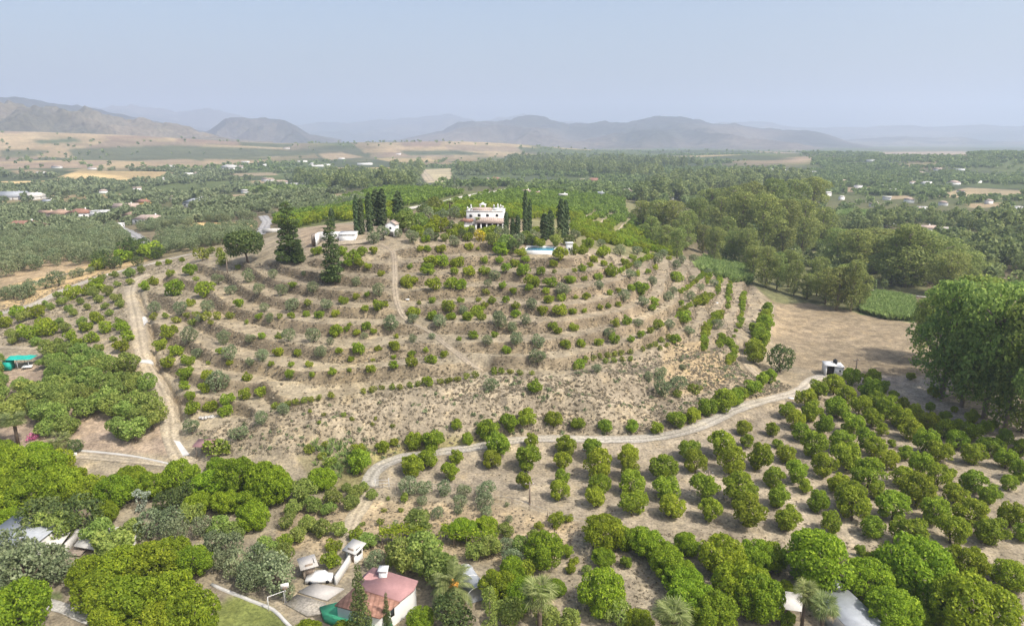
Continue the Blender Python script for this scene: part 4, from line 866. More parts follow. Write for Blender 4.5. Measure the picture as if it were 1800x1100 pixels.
# ---- eucalyptus along the river: foot pixel, top pixel, width
E1 = """1655,700,486,120 1730,735,492,130 1800,760,500,130 1700,690,478,120 1650,640,500,80 1770,680,488,110 1615,625,520,40 1690,715,560,90 1765,760,560,100 1840,800,560,120 1860,740,500,130
1470,545,468,50 1495,548,456,44 1450,535,472,44 1435,520,450,34 1418,525,480,30 1510,545,478,30 1385,505,438,36 1365,510,442,30 1345,505,432,40 1322,490,430,34 1395,520,455,28 1480,530,462,40
1540,480,400,80 1590,505,392,80 1635,500,408,80 1500,485,402,60 1470,470,400,60 1610,470,400,60 1670,490,425,60 1565,500,415,60 1700,500,440,60 1660,520,440,60
1130,405,352,44 1155,415,350,50 1180,425,352,50 1205,440,368,40 1225,425,348,50 1265,425,345,54 1300,440,335,60 1340,450,338,60 1375,450,350,60 1410,445,350,50 1440,440,362,44 1250,400,330,50 1285,405,325,54 1320,405,318,56 1355,405,312,60 1390,400,315,50 1425,395,310,50 1235,445,395,30 1255,465,398,34 1290,465,405,34 1310,470,400,40 1170,445,395,36 1190,455,400,34 1145,430,380,36 1275,450,380,40"""
E1 = [tuple(float(v) for v in t.split(',')) for t in E1.split()]
for q, b, j, n_ in bands([(q[0], q[1], q[2], q[3]) for q in E1], 8):
    tall('eucag' if q[0] > 1600 and q[1] > 600 else 'euca', 'eucalyptus_tree', q[0], q[1], q[2], q[3]*(.95 if q[0] > 1600 else 1.15), f"tall feathery eucalyptus by the river, {ordw(j)} from left in {ordw(b)} line back", 'tree', 'eucalyptus along the river', asp=1.25 if q[0] > 1600 and q[1] > 600 else 1.45)

# ---- olive grove across the lane: grid of single trees
def grove(poly, name, key, sp, wid, label, group, cap, rot=.3, jitter=.25, parts=True, far=None, nearest=True):
    P = world_poly(poly); x0, y0 = P.min(0)-sp; x1, y1 = P.max(0)+sp; c_ = ((x0+x1)/2, (y0+y1)/2); Rr = math.hypot(x1-x0, y1-y0)/2
    u = np.arange(-Rr, Rr, sp); U, V = np.meshgrid(u, u); U = U+rng.uniform(-jitter, jitter, U.shape)*sp; V = V+rng.uniform(-jitter, jitter, U.shape)*sp
    X = (c_[0]+U*math.cos(rot)-V*math.sin(rot)).ravel(); Y = (c_[1]+U*math.sin(rot)+V*math.cos(rot)).ravel(); m_ = inpoly(X, Y, P)
    for nm_, (Pp, wd_, mt_) in FAR_TRACKS.items():
        h_ = hit([p[0] for p in Pp], [p[1] for p in Pp]); d_, _ = pdist(X, Y, h_[:, :3]); m_ &= d_ > wd_*.5+(5.0 if nm_ == 'ridge_road' else 2.0)
    X = X[m_]; Y = Y[m_]
    Z = hz(X, Y); o = np.argsort(np.hypot(X, Y)); X, Y, Z = X[o], Y[o], Z[o]
    c_ = min(cap, len(X)); px_, py_, _ = project(X[:c_], Y[:c_], Z[:c_])
    for q, b, j_, n_ in bands([(px_[i], py_[i], i) for i in range(c_)], 14):
        i = q[2]; plant(key, name, X[i], Y[i], Z[i], random.uniform(*wid), f"{label}, {ordw(j_)} from left in {ordw(b)} line", 'tree', group, parts=parts)
    if far is not None and len(X) > cap:
        for i in range(cap, len(X)): far.append((X[i], Y[i], Z[i], random.uniform(*wid)))
    print(name, len(X)); return len(X)
FO = []; FG = []; FV = []
grove([(-30,405),(215,408),(226,430),(200,455),(150,466),(95,470),(-30,500)], 'grove_olive_tree', 'olive', 6.6, (5, 7), 'grey olive tree across the farm lane', 'olive trees in the grove across the lane', 170, far=FO, parts=False)
grove([(290,412),(450,408),(440,425),(400,428),(330,442),(275,450)], 'lane_olive_tree', 'olive', 5.0, (4.5, 6), 'grey olive tree beside the bright field', 'olive trees beside the bright field', 90, far=FO, parts=False)
for j, q in enumerate(parse("40,515,26 52,510,24 80,500,18 104,492,24 128,484,12 25,517,20 10,520,18 140,480,14 160,476,12")):
    one('olive', 'lane_bush', *q, f"grey-green bush on the verge of the pale lane, number {ordw(j)}" if 0 else f"grey-green bush on the dry verge between the lanes, {ordw([40,52,80,104,128,25,10,140,160].index(int(q[0])) if 0 else sorted([40,52,80,104,128,25,10,140,160]).index(int(q[0])))} from the left", 'bush', 'bushes between the two lanes')
for j, q in enumerate(parse("172,466,22 182,460,30 200,463,24 215,450,30 230,444,34 248,440,36 268,440,34 280,446,22 243,461,18")):
    one('darkbush' if j % 3 else 'shrub', 'lane_tree', *q, f"dark green tree clustered where the lanes meet, {ordw(j)} from the left", 'tree', 'trees where the lanes meet')
# citrus fields behind the hill
grove([(475,392),(500,376),(560,362),(690,330),(860,345),(770,360),(700,378),(690,384),(610,388),(575,388),(520,402)], 'field_citrus_tree', 'shrub', 4.6, (3.6, 4.6), 'small citrus tree left behind the hilltop', 'citrus trees in the fields behind the hilltop', 130, far=FG, rot=.5, jitter=.1, parts=False)
grove([(730,374),(860,347),(950,325),(1035,340),(1098,352),(1100,372),(1020,386),(900,388),(800,384)], 'back_citrus_tree', 'shrub', 4.8, (3.4, 4.4), 'small citrus tree behind the villa', 'citrus trees in the field behind the villa', 150, far=FG, rot=.4, jitter=.1, parts=False)
grove([(1000,372),(1090,370),(1140,400),(1195,440),(1200,452),(1160,446),(1110,436),(1060,428),(1010,412)], 'slope_citrus_tree', 'shrub', 3.6, (2.8, 3.8), 'small citrus tree on the slope right of the cypresses', 'citrus trees on the slope behind the hill', 280, far=FG, rot=.65, jitter=.12, parts=False)
# ---------------------------------------------------------------- buildings
def anchor(px, py): 
    h = hit([px], [py])[0]; return h[0], h[1], h[2], h[3], F/h[3]
def house(name, px, py, wpx, label, d=.7, h=3.0, roof='hip', rm='tile', wm_='white', rz=0.0, cat='house', group=None, win=3, rh=.22, detail=True, storeys=1):
    x, y, z, D, s = anchor(px, py); W_ = wpx/s; Dp = W_*d; rt = empty(name, (x, y+Dp/2, z), rz); Hh = h*storeys
    hw, hd = W_/2, Dp/2; m = MB().box(-hw, -hd, -1.2, hw, hd, Hh)
    if roof == 'flat':
        m.box(-hw-.1, -hd-.1, Hh, hw+.1, -hd+.15, Hh+.5).box(-hw-.1, hd-.15, Hh, hw+.1, hd+.1, Hh+.5).box(-hw-.1, -hd+.15, Hh, -hw+.15, hd-.15, Hh+.5).box(hw-.15, -hd+.15, Hh, hw+.1, hd-.15, Hh+.5)
    m.build('wall', M[wm_], rt)
    r_ = MB(); o = .4; R_ = rh*min(W_, Dp)+.4
    if roof == 'hip':
        k_ = min(hw, hd)*.95; r_.add([(-hw-o, -hd-o, Hh), (hw+o, -hd-o, Hh), (hw+o, hd+o, Hh), (-hw-o, hd+o, Hh), (-hw+k_, 0, Hh+R_), (hw-k_, 0, Hh+R_)] if hw >= hd else [(-hw-o, -hd-o, Hh), (hw+o, -hd-o, Hh), (hw+o, hd+o, Hh), (-hw-o, hd+o, Hh), (0, -hd+k_, Hh+R_), (0, hd-k_, Hh+R_)],
              [(0, 1, 5, 4), (1, 2, 5), (2, 3, 4, 5), (3, 0, 4), (3, 2, 1, 0)] if hw >= hd else [(0, 1, 4), (1, 2, 5, 4), (2, 3, 5), (3, 0, 4, 5), (3, 2, 1, 0)])
    elif roof == 'gable':
        r_.add([(-hw-o, -hd-o, Hh), (hw+o, -hd-o, Hh), (hw+o, hd+o, Hh), (-hw-o, hd+o, Hh), (-hw-o, 0, Hh+R_), (hw+o, 0, Hh+R_)], [(0, 1, 5, 4), (1, 2, 5), (2, 3, 4, 5), (3, 0, 4), (3, 2, 1, 0)])
    elif roof == 'shed':
        r_.slab([(-hw-o, -hd-o, Hh+.05), (hw+o, -hd-o, Hh+.05), (hw+o, hd+o, Hh+R_), (-hw-o, hd+o, Hh+R_)], .12)
    else: r_.box(-hw+.15, -hd+.15, Hh+.004, hw-.15, hd-.15, Hh+.06)
    r_.build('roof', M[rm], rt)
    if detail:
        for st in range(storeys):
            for i in range(win):
                cx = -hw+(i+.5)*W_/win; z0 = st*h; w_ = min(.6, W_/win*.3)
                if i == win//2 and st == 0: MB().box(cx-.5, -hd-.05, 0, cx+.5, -hd+.02, 2.1).build('door', M['wood'], rt)
                else:
                    wn = MB().box(cx-w_, -hd-.04, z0+1, cx+w_, -hd+.03, z0+2.1).build('window', M['glass'], rt)
        MB().box(hw, -.5, 1.0, hw+.04, .5, 2.1).build('window', M['glass'], rt)
        if roof in ('hip', 'gable'): MB().box(hw*.35, hd*.15, Hh, hw*.35+.6, hd*.15+.6, Hh+R_+.6).build('chimney', M[wm_], rt)
    tag(rt, label, cat, group); return rt
# the villa on the hilltop
x, y, z, D, s = anchor(846, 405); V0 = empty('villa', (x, y+3, z), R(-4)); pm = 1/s      # metres per pixel
tag(V0, 'white two storey villa with pinnacles and tiled porch on the hilltop', 'house')
up = lambda px: (px-846)*pm
MB().box(up(817), 3, -1.5, up(882), 13, 6.9).box(up(817)-.12, 2.88, 6.9, up(882)+.12, 3.3, 7.2).box(up(817)-.12, 3.3, 6.9, up(817)+.3, 13, 7.2).box(up(882)-.3, 3.3, 6.9, up(882)+.12, 13, 7.2).build('wall', M['white'], V0)
rf = MB().add([(up(822), 3.6, 6.95), (up(861), 3.6, 6.95), (up(861), 12.6, 6.95), (up(822), 12.6, 6.95), (up(826), 8, 8.1), (up(857), 8, 8.1)], [(0,1,5,4),(1,2,5),(2,3,4,5),(3,0,4),(3,2,1,0)]).build('roof', M['tilepale'], V0)
MB().box(up(864), 3.15, 7.2, up(880), 6.5, 8.2).build('roof_turret', M['white'], V0)
bt = MB(); b0 = up(843)
bt.box(b0-1.0, 8, 6.9, b0+1.0, 9.2, 8.0).box(b0-1.0, 8, 8.0, b0-.55, 9.2, 9.1).box(b0+.55, 8, 8.0, b0+1.0, 9.2, 9.1).box(b0-1.2, 7.9, 9.1, b0+1.2, 9.3, 9.35)
bt.add([(b0-.9, 8, 9.35), (b0+.9, 8, 9.35), (b0+.9, 9.2, 9.35), (b0-.9, 9.2, 9.35), (b0, 8.6, 10.3)], [(0,1,4),(1,2,4),(2,3,4),(3,0,4)]).build('bell_tower', M['white'], V0)
def pinn(px_, yy, z0, r_=.28, hh=1.5):
    a = up(px_); m_ = MB().box(a-r_, yy-r_, z0, a+r_, yy+r_, z0+hh*.5).add([(a-r_*1.3, yy-r_*1.3, z0+hh*.5), (a+r_*1.3, yy-r_*1.3, z0+hh*.5), (a+r_*1.3, yy+r_*1.3, z0+hh*.5), (a-r_*1.3, yy+r_*1.3, z0+hh*.5), (a, yy, z0+hh*1.25)], [(0,1,4),(1,2,4),(2,3,4),(3,0,4),(3,2,1,0)])
    m_.build('pinnacle', M['white'], V0)
for a, b, c in ((819,3.4,7.2),(826,3.4,7.2),(866,3.6,8.2),(878,3.6,8.2),(872,5.9,8.2),(880,8,7.2),(819,12,7.2)): pinn(a, b, c)
for a, b, c in ((822.5,3.1,7.2),(868,3.1,7.2)): pass
MB().box(up(806), 1.0, -1.5, up(828), 7, 2.9).build('side_wing', M['white'], V0)
MB().add([(up(805), .6, 2.9), (up(829), .6, 2.9), (up(829), 7, 2.9), (up(805), 7, 2.9), (up(812), 3.6, 4.1), (up(829), 3.6, 4.1)], [(0,1,5,4),(1,2,5),(2,3,4,5),(3,0,4),(3,2,1,0)]).build('wing_roof', M['tile'], V0)
MB().add([(up(835), -2.2, 2.75), (up(885), -2.2, 2.75), (up(885), 3, 4.3), (up(835), 3, 4.3), (up(856), .4, 4.9), (up(866), .4, 4.9), (up(885),3,2.7), (up(835),3,2.7)], [(0,1,5,4),(1,2,5),(2,3,4,5),(3,0,4),(0,7,6,1)]).build('porch_roof', M['tilepale'], V0)
for a in (837, 846, 856, 866, 876, 884): MB().box(up(a)-.2, -2.0, -1.5, up(a)+.2, -1.6, 2.75).build('column', M['white'], V0)
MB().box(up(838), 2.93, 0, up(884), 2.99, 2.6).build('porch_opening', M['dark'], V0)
for a, zz in ((825, 4.6), (840, 4.9), (855, 4.9), (872, 4.9)): MB().box(up(a)-.45, 2.93, zz, up(a)+.45, 3.03, zz+1.1).build('window', M['glass'], V0)
for zz, yy in ((1.0, 7), (4.6, 7), (4.6, 10)): MB().box(up(882)+.0, yy, zz, up(882)+.04, yy+.9, zz+1.1).build('window', M['glass'], V0)
MB().box(up(811)-.4, .95, .9, up(811)+.4, 1.03, 2.0).build('window', M['glass'], V0)
V0.scale = (1, 1, .76)
# swimming pool with white surround, pool hut
x, y, z, D, s = anchor(950, 447); pm = 1/s
po = empty('swimming_pool', (x, y+2.5, z+1.0), R(-8)); tag(po, 'small blue swimming pool with a white surround below the cypresses', 'pool')
MB().box(-4.3, -2.6, -2.2, 4.3, -2.2, .04).box(-4.3, 3.6, -2.2, 4.3, 4.4, .3).box(-4.3, -2.2, -2.2, -3.8, 3.6, .04).box(3.8, -2.2, -2.2, 4.3, 3.6, .04).box(-3.8, -2.2, -2.2, 3.8, 3.6, -1.2).build('surround', M['white'], po)
MB().box(-3.8, -2.2, -1.19, 3.8, 3.6, .0).build('water', M['pool'], po)
x, y, z, D, s = anchor(1001, 448); ph = empty('pool_hut', (x, y+1.5, z)); tag(ph, 'narrow white tower hut with low wall at the right of the pool', 'hut')
MB().box(-.9, -1, -1, .9, 1, 3.0).build('wall', M['white'], ph); MB().box(-1.05, -1.15, 3.0, 1.05, 1.15, 3.25).build('roof', M['white'], ph); MB().box(-.25, -1.04, 1.2, .25, -.98, 1.9).build('window', M['glass'], ph)
MB().add([(-4.4, -.2, -1), (-.9, -.2, -1), (-.9, -.2, 1.7), (-4.4, -.2, .3), (-4.4, .1, -1), (-.9, .1, -1), (-.9, .1, 1.7), (-4.4, .1, .3)], [(0,1,2,3),(7,6,5,4),(3,2,6,7),(0,3,7,4),(1,5,6,2)]).build('low_wall', M['white'], ph)
# white yard walls and carport
x, y, z, D, s = anchor(590, 427); pm = 1/s; yw = empty('yard_shelter', (x, y, z), R(3)); tag(yw, 'low long white walled shelter on the bare yard behind the slim pine', 'shed')
q = lambda px: (px-590)*pm
MB().box(q(556), 0, -1, q(556)+.3, 5, 2.5).box(q(556)+.3, 4.7, -1, q(623), 5, 2.6).box(q(623)-.3, 0, -1, q(623), 4.7, 2.4).box(q(596), 0, -1, q(623)-.3, .3, 2.4).build('wall', M['white'], yw)
MB().slab([(q(594), -.2, 2.5), (q(623)+.2, -.2, 2.5), (q(623)+.2, 5.2, 2.7), (q(594), 5.2, 2.7)], .15).build('roof', M['white'], yw)
MB().box(q(556)-1.3, 1, -1, q(556), 4.5, 2.2).build('stone_pier', M['stone'], yw)
# small white gabled outhouse
x, y, z, D, s = anchor(688, 416); oh = empty('white_outhouse', (x, y+2, z), R(-6)); tag(oh, 'small white gabled outhouse beside the round leafy tree', 'hut')
m_ = MB().box(-1.55, -1.8, -1, 1.55, 1.8, 3.6); m_.add([(-1.55, -1.8, 3.6), (1.55, -1.8, 3.6), (0, -1.8, 4.5), (-1.55, 1.8, 3.6), (1.55, 1.8, 3.6), (0, 1.8, 4.5)], [(0,1,2),(5,4,3)]).build('wall', M['white'], oh)
MB().slab([(-1.8, -2, 3.5), (0, -2, 4.6), (0, 2, 4.6), (-1.8, 2, 3.5)], .12).slab([(0, -2, 4.6), (1.8, -2, 3.5), (1.8, 2, 3.5), (0, 2, 4.6)], .12).build('roof', M['tilepale'], oh)
MB().box(-.9, -1.86, -.5, .7, -1.79, 1.4).build('door', M['dark'], oh); MB().box(-.3, -1.86, 2.2, .3, -1.79, 2.8).build('window', M['glass'], oh)
# road parapet up on the left
hp = hit([470, 478, 486], [412, 409, 407]); x, y, z = hp[1][:3]; tag(MB().box(-3.5, -.15, -.5, 3.5, .15, 1.6).build('parapet_wall', M['whiteconc'], None), 'pale low parapet wall beside the hilltop road', 'wall').location = (x, y, z)
# white pump hut with water tank at the brown field
x, y, z, D, s = anchor(1468, 661); pu = empty('pump_hut', (x, y+1.6, z), R(-10)); tag(pu, 'white flat roofed pump hut beside the brown field', 'hut')
MB().box(.1, -1.7, -.3, 2.0, 1.7, 2.3).box(-2.0, 1.4, -.3, .1, 1.7, 2.5).box(-2.0, -1.7, -.3, -1.75, 1.4, 2.5).build('wall', M['white'], pu)
MB().slab([(-2.2, -1.9, 2.62), (.35, -1.9, 2.62), (.35, 1.9, 2.62), (-2.2, 1.9, 2.62)], .12).build('roof', M['white'], pu)
MB().box(.35, -1.9, 2.3, 2.15, 1.9, 2.42).build('flat_roof', M['white'], pu)
MB().box(-1.75, -.9, 0, .1, -.8, 2.2).build('doorway', M['dark'], pu); MB().box(1.0, -1.74, 1.2, 1.4, -1.69, 1.6).build('window', M['glass'], pu)
tk = MB().tube([(0, 0, 0), (0, 0, .1), (0, 0, .95), (0, 0, 1.05)], [.42, .5, .5, .3], 14).tube([(0, 0, 1.05), (0, 0, 1.15)], .18, 10).build('water_tank', M['black']); tk.location = (x+.7, y+2.2, z+2.43); tag(tk, 'black round water tank on the roof of the pump hut', 'tank')
def pole(px, yb, yt, label, arm=True):
    x, y, z, D, s = anchor(px, yb); h_ = (yb-yt)/s/.95; r_ = empty('utility_pole', (x, y, z)); MB().tube([(0, 0, -.4), (0, 0, h_)], [.16, .11], 7).build('post', M['wood'], r_)
    if arm: MB().box(-.8, -.06, h_-.5, .8, .06, h_-.38).build('crossarm', M['wood'], r_)
    for i in (-.6, 0, .6): MB().tube([(i, 0, h_-.38), (i, 0, h_-.2)], .05, 6).build('insulator', M['white'], r_)
    tag(r_, label, 'pole')
pole(1503, 662, 634, 'wooden utility pole right of the pump hut'); pole(931, 885, 846, 'thin pole at the lower left corner of the orange orchard'); pole(1245, 850, 828, 'short pole between orange trees', False)
pole(400, 480, 458, 'dark post standing left of the umbrella pine', False)
# the red-roofed farmhouse at the bottom
def P3(px, py, z):
    a, b = at_z(px, py, z); return (float(a), float(b), z)
zg = -1.6
ov = lambda P, o: [(p[0]-o[0], p[1]-o[1], p[2]-o[2]) for p in P]
org = P3(665, 1065, zg); fh = empty('farmhouse', org); tag(fh, 'white farmhouse with faded red roof and terracotta tiled front roof', 'house')
zr, ze, zl = zg+3.5, zg+2.9, zg+2.0
a1, a2, a3, a4 = P3(656,996,zr), P3(735,1020,zr-.2), P3(728,1036,zr-.6), P3(639,1010,zr-.6)
b1 = P3(703,1056,ze-.3); b0_ = P3(622,1031,ze-.3)
MB().slab(ov([b0_, b1, a3, a2, a1, a4], org), .18).build('roof', M['redroof'], fh)
c1, c0 = P3(668,1086,zl), P3(588,1063,zl)
MB().slab(ov([c0, c1, (b1[0], b1[1], b1[2]-.12), (b0_[0], b0_[1], b0_[2]-.12)], org), .16).build('tiled_roof', M['tile'], fh)
def wall_poly(Pb, top, org):
    n_ = len(Pb); V = [(p[0]-org[0], p[1]-org[1], zg-.5-org[2]) for p in Pb]+[(p[0]-org[0], p[1]-org[1], t-org[2]) for p, t in zip(Pb, top)]
    return MB().add(V, [(i, (i+1) % n_, (i+1) % n_+n_, i+n_) for i in range(n_)])
ins = lambda p, c, k_=.06: (p[0]+(c[0]-p[0])*k_, p[1]+(c[1]-p[1])*k_, p[2])
cc = ((a1[0]+c1[0])/2, (a1[1]+c1[1])/2)
PB = [ins(p, cc) for p in (c0, c1, b1, a3, a2, a1, a4, b0_)]
wall_poly(PB, [zl-.15, zl-.15, ze-.55, zr-.85, zr-.45, zr-.25, zr-.85, ze-.55], org).build('wall', M['white'], fh)
e0, e1 = PB[1], PB[2]; dx, dy = e1[0]-e0[0], e1[1]-e0[1]; ln = math.hypot(dx, dy); ux, uy = dx/ln, dy/ln; nx, ny = uy, -ux
def on_wall(t0, t1, z0, z1, nm, mt, th=.05):
    A_ = [(e0[0]+ux*t-org[0], e0[1]+uy*t-org[1]) for t in (t0, t1)]; m_ = MB()
    m_.add([(p[0]+nx*k_, p[1]+ny*k_, zz) for k_ in (.01, th) for p in A_ for zz in (z0, z1)], [(0,1,3,2),(4,6,7,5),(0,4,5,1),(2,3,7,6),(0,2,6,4),(1,5,7,3)]).build(nm, M[mt], fh)
on_wall(ln*.15, ln*.3, .9, 1.9, 'window', 'glass'); on_wall(ln*.55, ln*.75, 1.0, 2.2, 'window', 'glass')
gx, gy, gz = P3(674,1006,zr-.1); m_ = MB().box(gx-org[0]-.5, gy-org[1]-.5, 1.5, gx-org[0]+.5, gy-org[1]+.5, 3.9).box(gx-org[0]-.62, gy-org[1]-.62, 3.9, gx-org[0]+.62, gy-org[1]+.62, 4.02); m_.build('chimney', M['white'], fh)
g1 = [P3(*t, zg) for t in ((562,1070),(600,1060),(668,1090),(690,1100),(672,1112),(600,1102),(570,1090))]
for p in g1: pass
tag(MB().slab([(p[0], p[1], p[2]+.35) for p in g1], .6).build('porch_floor', M['green'], None), 'bright green painted terrace in front of the tiled roof', 'terrace')
# yard pieces west of the farmhouse
def flat(name, pts, mat, label, cat, lift=.12, t=.3):
    hp = hit([p[0] for p in pts], [p[1] for p in pts]); zz = max(hp[:, 2])+lift
    return tag(MB().slab([(p[0], p[1], zz) for p in hp], t).build(name, M[mat], None), label, cat)
flat('concrete_patio', [(523,1042),(552,1025),(605,1036),(575,1057)], 'concrete', 'worn pale concrete patio beside the tiled roof', 'patio')
flat('gravel_yard', [(500,1062),(522,1044),(572,1060),(580,1078),(540,1085)], 'greytrack', 'dusty gravel yard below the concrete patio', 'yard', .06)
def drape(name, quad, mat, label, cat, lift=.09, n_=12):
    hp = hit([p[0] for p in quad], [p[1] for p in quad])[:, :2]; u, v = np.meshgrid(np.linspace(0, 1, n_), np.linspace(0, 1, n_)); u = u[..., None]; v = v[..., None]
    P = hp[0]*(1-u)*(1-v)+hp[1]*u*(1-v)+hp[2]*u*v+hp[3]*(1-u)*v; P = P.reshape(-1, 2); z = hz(P[:, 0], P[:, 1])+lift; ix = np.arange(n_*n_).reshape(n_, n_)
    Vt = np.concatenate([P, z[:, None]], 1); Vb = Vt-[0, 0, .3]; Fq = np.stack([ix[:-1, :-1], ix[:-1, 1:], ix[1:, 1:], ix[1:, :-1]], -1).reshape(-1, 4); bd = list(ix[0])+list(ix[1:, -1])+list(ix[-1, -2::-1])+list(ix[-2:0:-1, 0])
    Sd = np.array([(a, b, b+n_*n_, a+n_*n_) for a, b in zip(bd, bd[1:]+bd[:1])]); return tag(mesh_np(name, np.concatenate([Vt, Vb]), np.concatenate([Fq, Sd]), M[mat]), label, cat)
drape('road_apron', [(305,774),(316,776),(334,800),(322,803)], 'whiteconc', 'white concrete apron at the foot of the dirt road', 'ramp')
drape('culvert_slab', [(250,558),(258,559),(261,568),(253,573)], 'whiteconc', 'small white concrete slab at the edge of the dirt road', 'slab')
drape('speed_ramp', [(243,633),(270,638),(270,643),(246,638)], 'whiteconc', 'white concrete strip crossing the dirt road', 'slab')
if 0: flat('road_apron', [(306,772),(316,774),(333,798),(322,802),(310,790)], 'whiteconc', 'white concrete apron at the foot of the dirt road', 'ramp', .1)
if 0: flat('culvert_slab', [(250,558),(260,558),(263,566),(252,574)], 'whiteconc', 'small white concrete slab at the edge of the dirt road', 'slab', .1)
if 0: flat('speed_ramp', [(243,632),(268,636),(270,642),(248,638)], 'whiteconc', 'white concrete strip crossing the dirt road', 'slab', .06, .15)
def strip_wall(name, pts, h_, t_, mat, label, cat='wall'):
    hp = hit([p[0] for p in pts], [p[1] for p in pts])[:, :3]; hp = spline(hp, 1.2); hp[:, 2] = hz(hp[:, 0], hp[:, 1]); m_ = MB()
    tt = np.gradient(hp[:, :2], axis=0); tt /= np.linalg.norm(tt, axis=1)[:, None]; nn = np.stack([-tt[:, 1], tt[:, 0]], 1)*t_/2; n_ = len(hp)
    V = []; 
    for p, q_ in zip(hp, nn): V += [(p[0]-q_[0], p[1]-q_[1], p[2]-.5), (p[0]+q_[0], p[1]+q_[1], p[2]-.5), (p[0]+q_[0], p[1]+q_[1], p[2]+h_), (p[0]-q_[0], p[1]-q_[1], p[2]+h_)]
    Fs = [(0,1,2,3), (4*n_-1, 4*n_-2, 4*n_-3, 4*n_-4)]
    for i in range(n_-1):
        b = 4*i
        for k_ in range(4): Fs.append((b+k_, b+4+k_, b+4+(k_+1) % 4, b+(k_+1) % 4))
    m_.add(V, Fs); return tag(m_.build(name, M[mat], None), label, cat)
strip_wall('garden_wall', [(372,1028),(400,1040),(440,1056),(480,1072),(500,1092),(520,1112)], .25, .35, 'whiteconc', 'low white wall curving round the lawn at the bottom')
strip_wall('boundary_wall', [(590,1028),(602,1010),(618,985),(628,972)], 1.3, .3, 'whiteconc', 'white boundary wall running up to the gate hut')
strip_wall('field_wall', [(135,792),(180,796),(230,802),(280,812),(330,826)], .25, .25, 'whiteconc', 'thin pale kerb wall below the bare bank at left')
strip_wall('estate_wall', [(60,408),(100,409),(150,411),(190,413)], 1.7, .4, 'white', 'long low white wall in front of the terracotta bungalow')
strip_wall('canal_wall', [(-10,790),(40,794),(90,797),(135,800)], .5, .3, 'whiteconc', 'pale low wall in front of the left palms')
house('stone_hut', 540, 1016, 18, 'small stone hut with flat pale roof left of the patio', .9, 1.7, 'shed', 'concrete', 'stone', .5, 'hut', win=1, rh=.1)
house('gate_hut', 622, 988, 19, 'small white gate hut with pale slab roof above the farmhouse', .9, 1.7, 'shed', 'whiteconc', 'white', -.5, 'hut', win=1, rh=.12)
cv = empty('covered_car', hit([562], [1020])[0][:3], .1, .8); tag(cv, 'car hidden under a white cover beside the patio', 'car')
m_ = MB(); prof = [(-2.2, .1), (-2.15, .75), (-1.2, .95), (-.7, 1.42), (.8, 1.42), (1.3, .95), (2.1, .8), (2.2, .1)]; V = [(a, b, c) for b in (-.85, .85) for a, c in prof]; n_ = len(prof)
m_.add(V, [tuple(range(n_)), tuple(range(2*n_-1, n_-1, -1))]+[(i, i+n_, (i+1) % n_+n_, (i+1) % n_) for i in range(n_)]).build('cover', M['white'], cv)
for a in (-1.4, 1.4):
    for b in (-.86, .86): MB().tube([(a, b-.1, .3), (a, b+.1, .3)], .3, 12).build('wheel', M['black'], cv)
# basketball hoop and small goal
x, y, z = hit([503], [1060])[0][:3]; bb = empty('basketball_hoop', (x, y, z), R(20)); tag(bb, 'basketball hoop with white backboard at the yard edge', 'hoop')
MB().tube([(0, 0, -.3), (0, 0, 2.6)], .07, 8).build('post', M['metal'], bb); MB().box(-.5, -.35, 2.4, .5, -.3, 3.1).build('backboard', M['white'], bb); MB().box(-.04, -.32, 2.5, .04, 0, 2.6).build('bracket', M['metal'], bb)
m_ = MB().tube([(.23*math.cos(a), -.6+.23*math.sin(a), 2.6) for a in np.linspace(0, 2*math.pi, 15)], .02, 5).build('hoop_ring', M['brick'], bb)
x, y, z = hit([487], [1068])[0][:3]; gl = empty('goal', (x, y, z), R(35)); tag(gl, 'small white football goal frame at the lawn edge', 'goal')
MB().tube([(-1, 0, -.2), (-1, 0, 2), (1, 0, 2), (1, 0, -.2)], .05, 7).build('front_frame', M['white'], gl); MB().tube([(-1, 0, 2), (-1, .9, 0), (1, .9, 0), (1, 0, 2)], .03, 6).build('rear_frame', M['white'], gl)
# greenhouse, grey metal roof, lean-to, pergola, ruin
x, y, z = hit([826], [1036])[0][:3]; gh = empty('greenhouse', (x, y, z), R(25)); tag(gh, 'small pale tunnel greenhouse right of the date palm', 'greenhouse')
m_ = MB(); N_ = 9; V = [(1.5*math.cos(math.pi*i/(N_-1)), b, 1.3*math.sin(math.pi*i/(N_-1))+.8) for b in (-2.6, 2.6) for i in range(N_)]+[(1.5, b, 0) for b in (-2.6, 2.6)]+[(-1.5, b, 0) for b in (-2.6, 2.6)]
m_.add(V, [(i, i+1, i+1+N_, i+N_) for i in range(N_-1)]+[tuple(range(N_))+(20, 18), tuple(range(2*N_-1, N_-1, -1))+(19, 21), (18, 0, N_, 19), (N_-1, 20, 21, 2*N_-1)]).build('cover', M['metalroof'], gh)
for b in (-2.62, 0, 2.62): MB().tube([(1.53*math.cos(math.pi*i/10), b, 1.33*math.sin(math.pi*i/10)+.8) for i in range(11)], .04, 5).build('hoop', M['white'], gh)
x, y, z = hit([1494], [1112])[0][:3]; sh = empty('metal_shed', (x, y+1, z), R(14)); tag(sh, 'shed with pale grey sheet metal roof at the bottom edge', 'shed')
MB().box(-2.0, -4, -.5, 2.0, 3, 2.3).build('wall', M['whiteconc'], sh); MB().slab([(-2.3, -4.3, 2.35), (2.3, -4.3, 2.35), (2.3, 3.3, 2.75), (-2.3, 3.3, 2.75)], .08).build('roof', M['metalroof'], sh); MB().box(-.5, -4.06, 0, .5, -4.0, 2.0).build('door', M['wood'], sh)
MB().box(1.0, 3.4, 1, 1.8, 4.6, 3.3).build('water_tank', M['white'], sh)
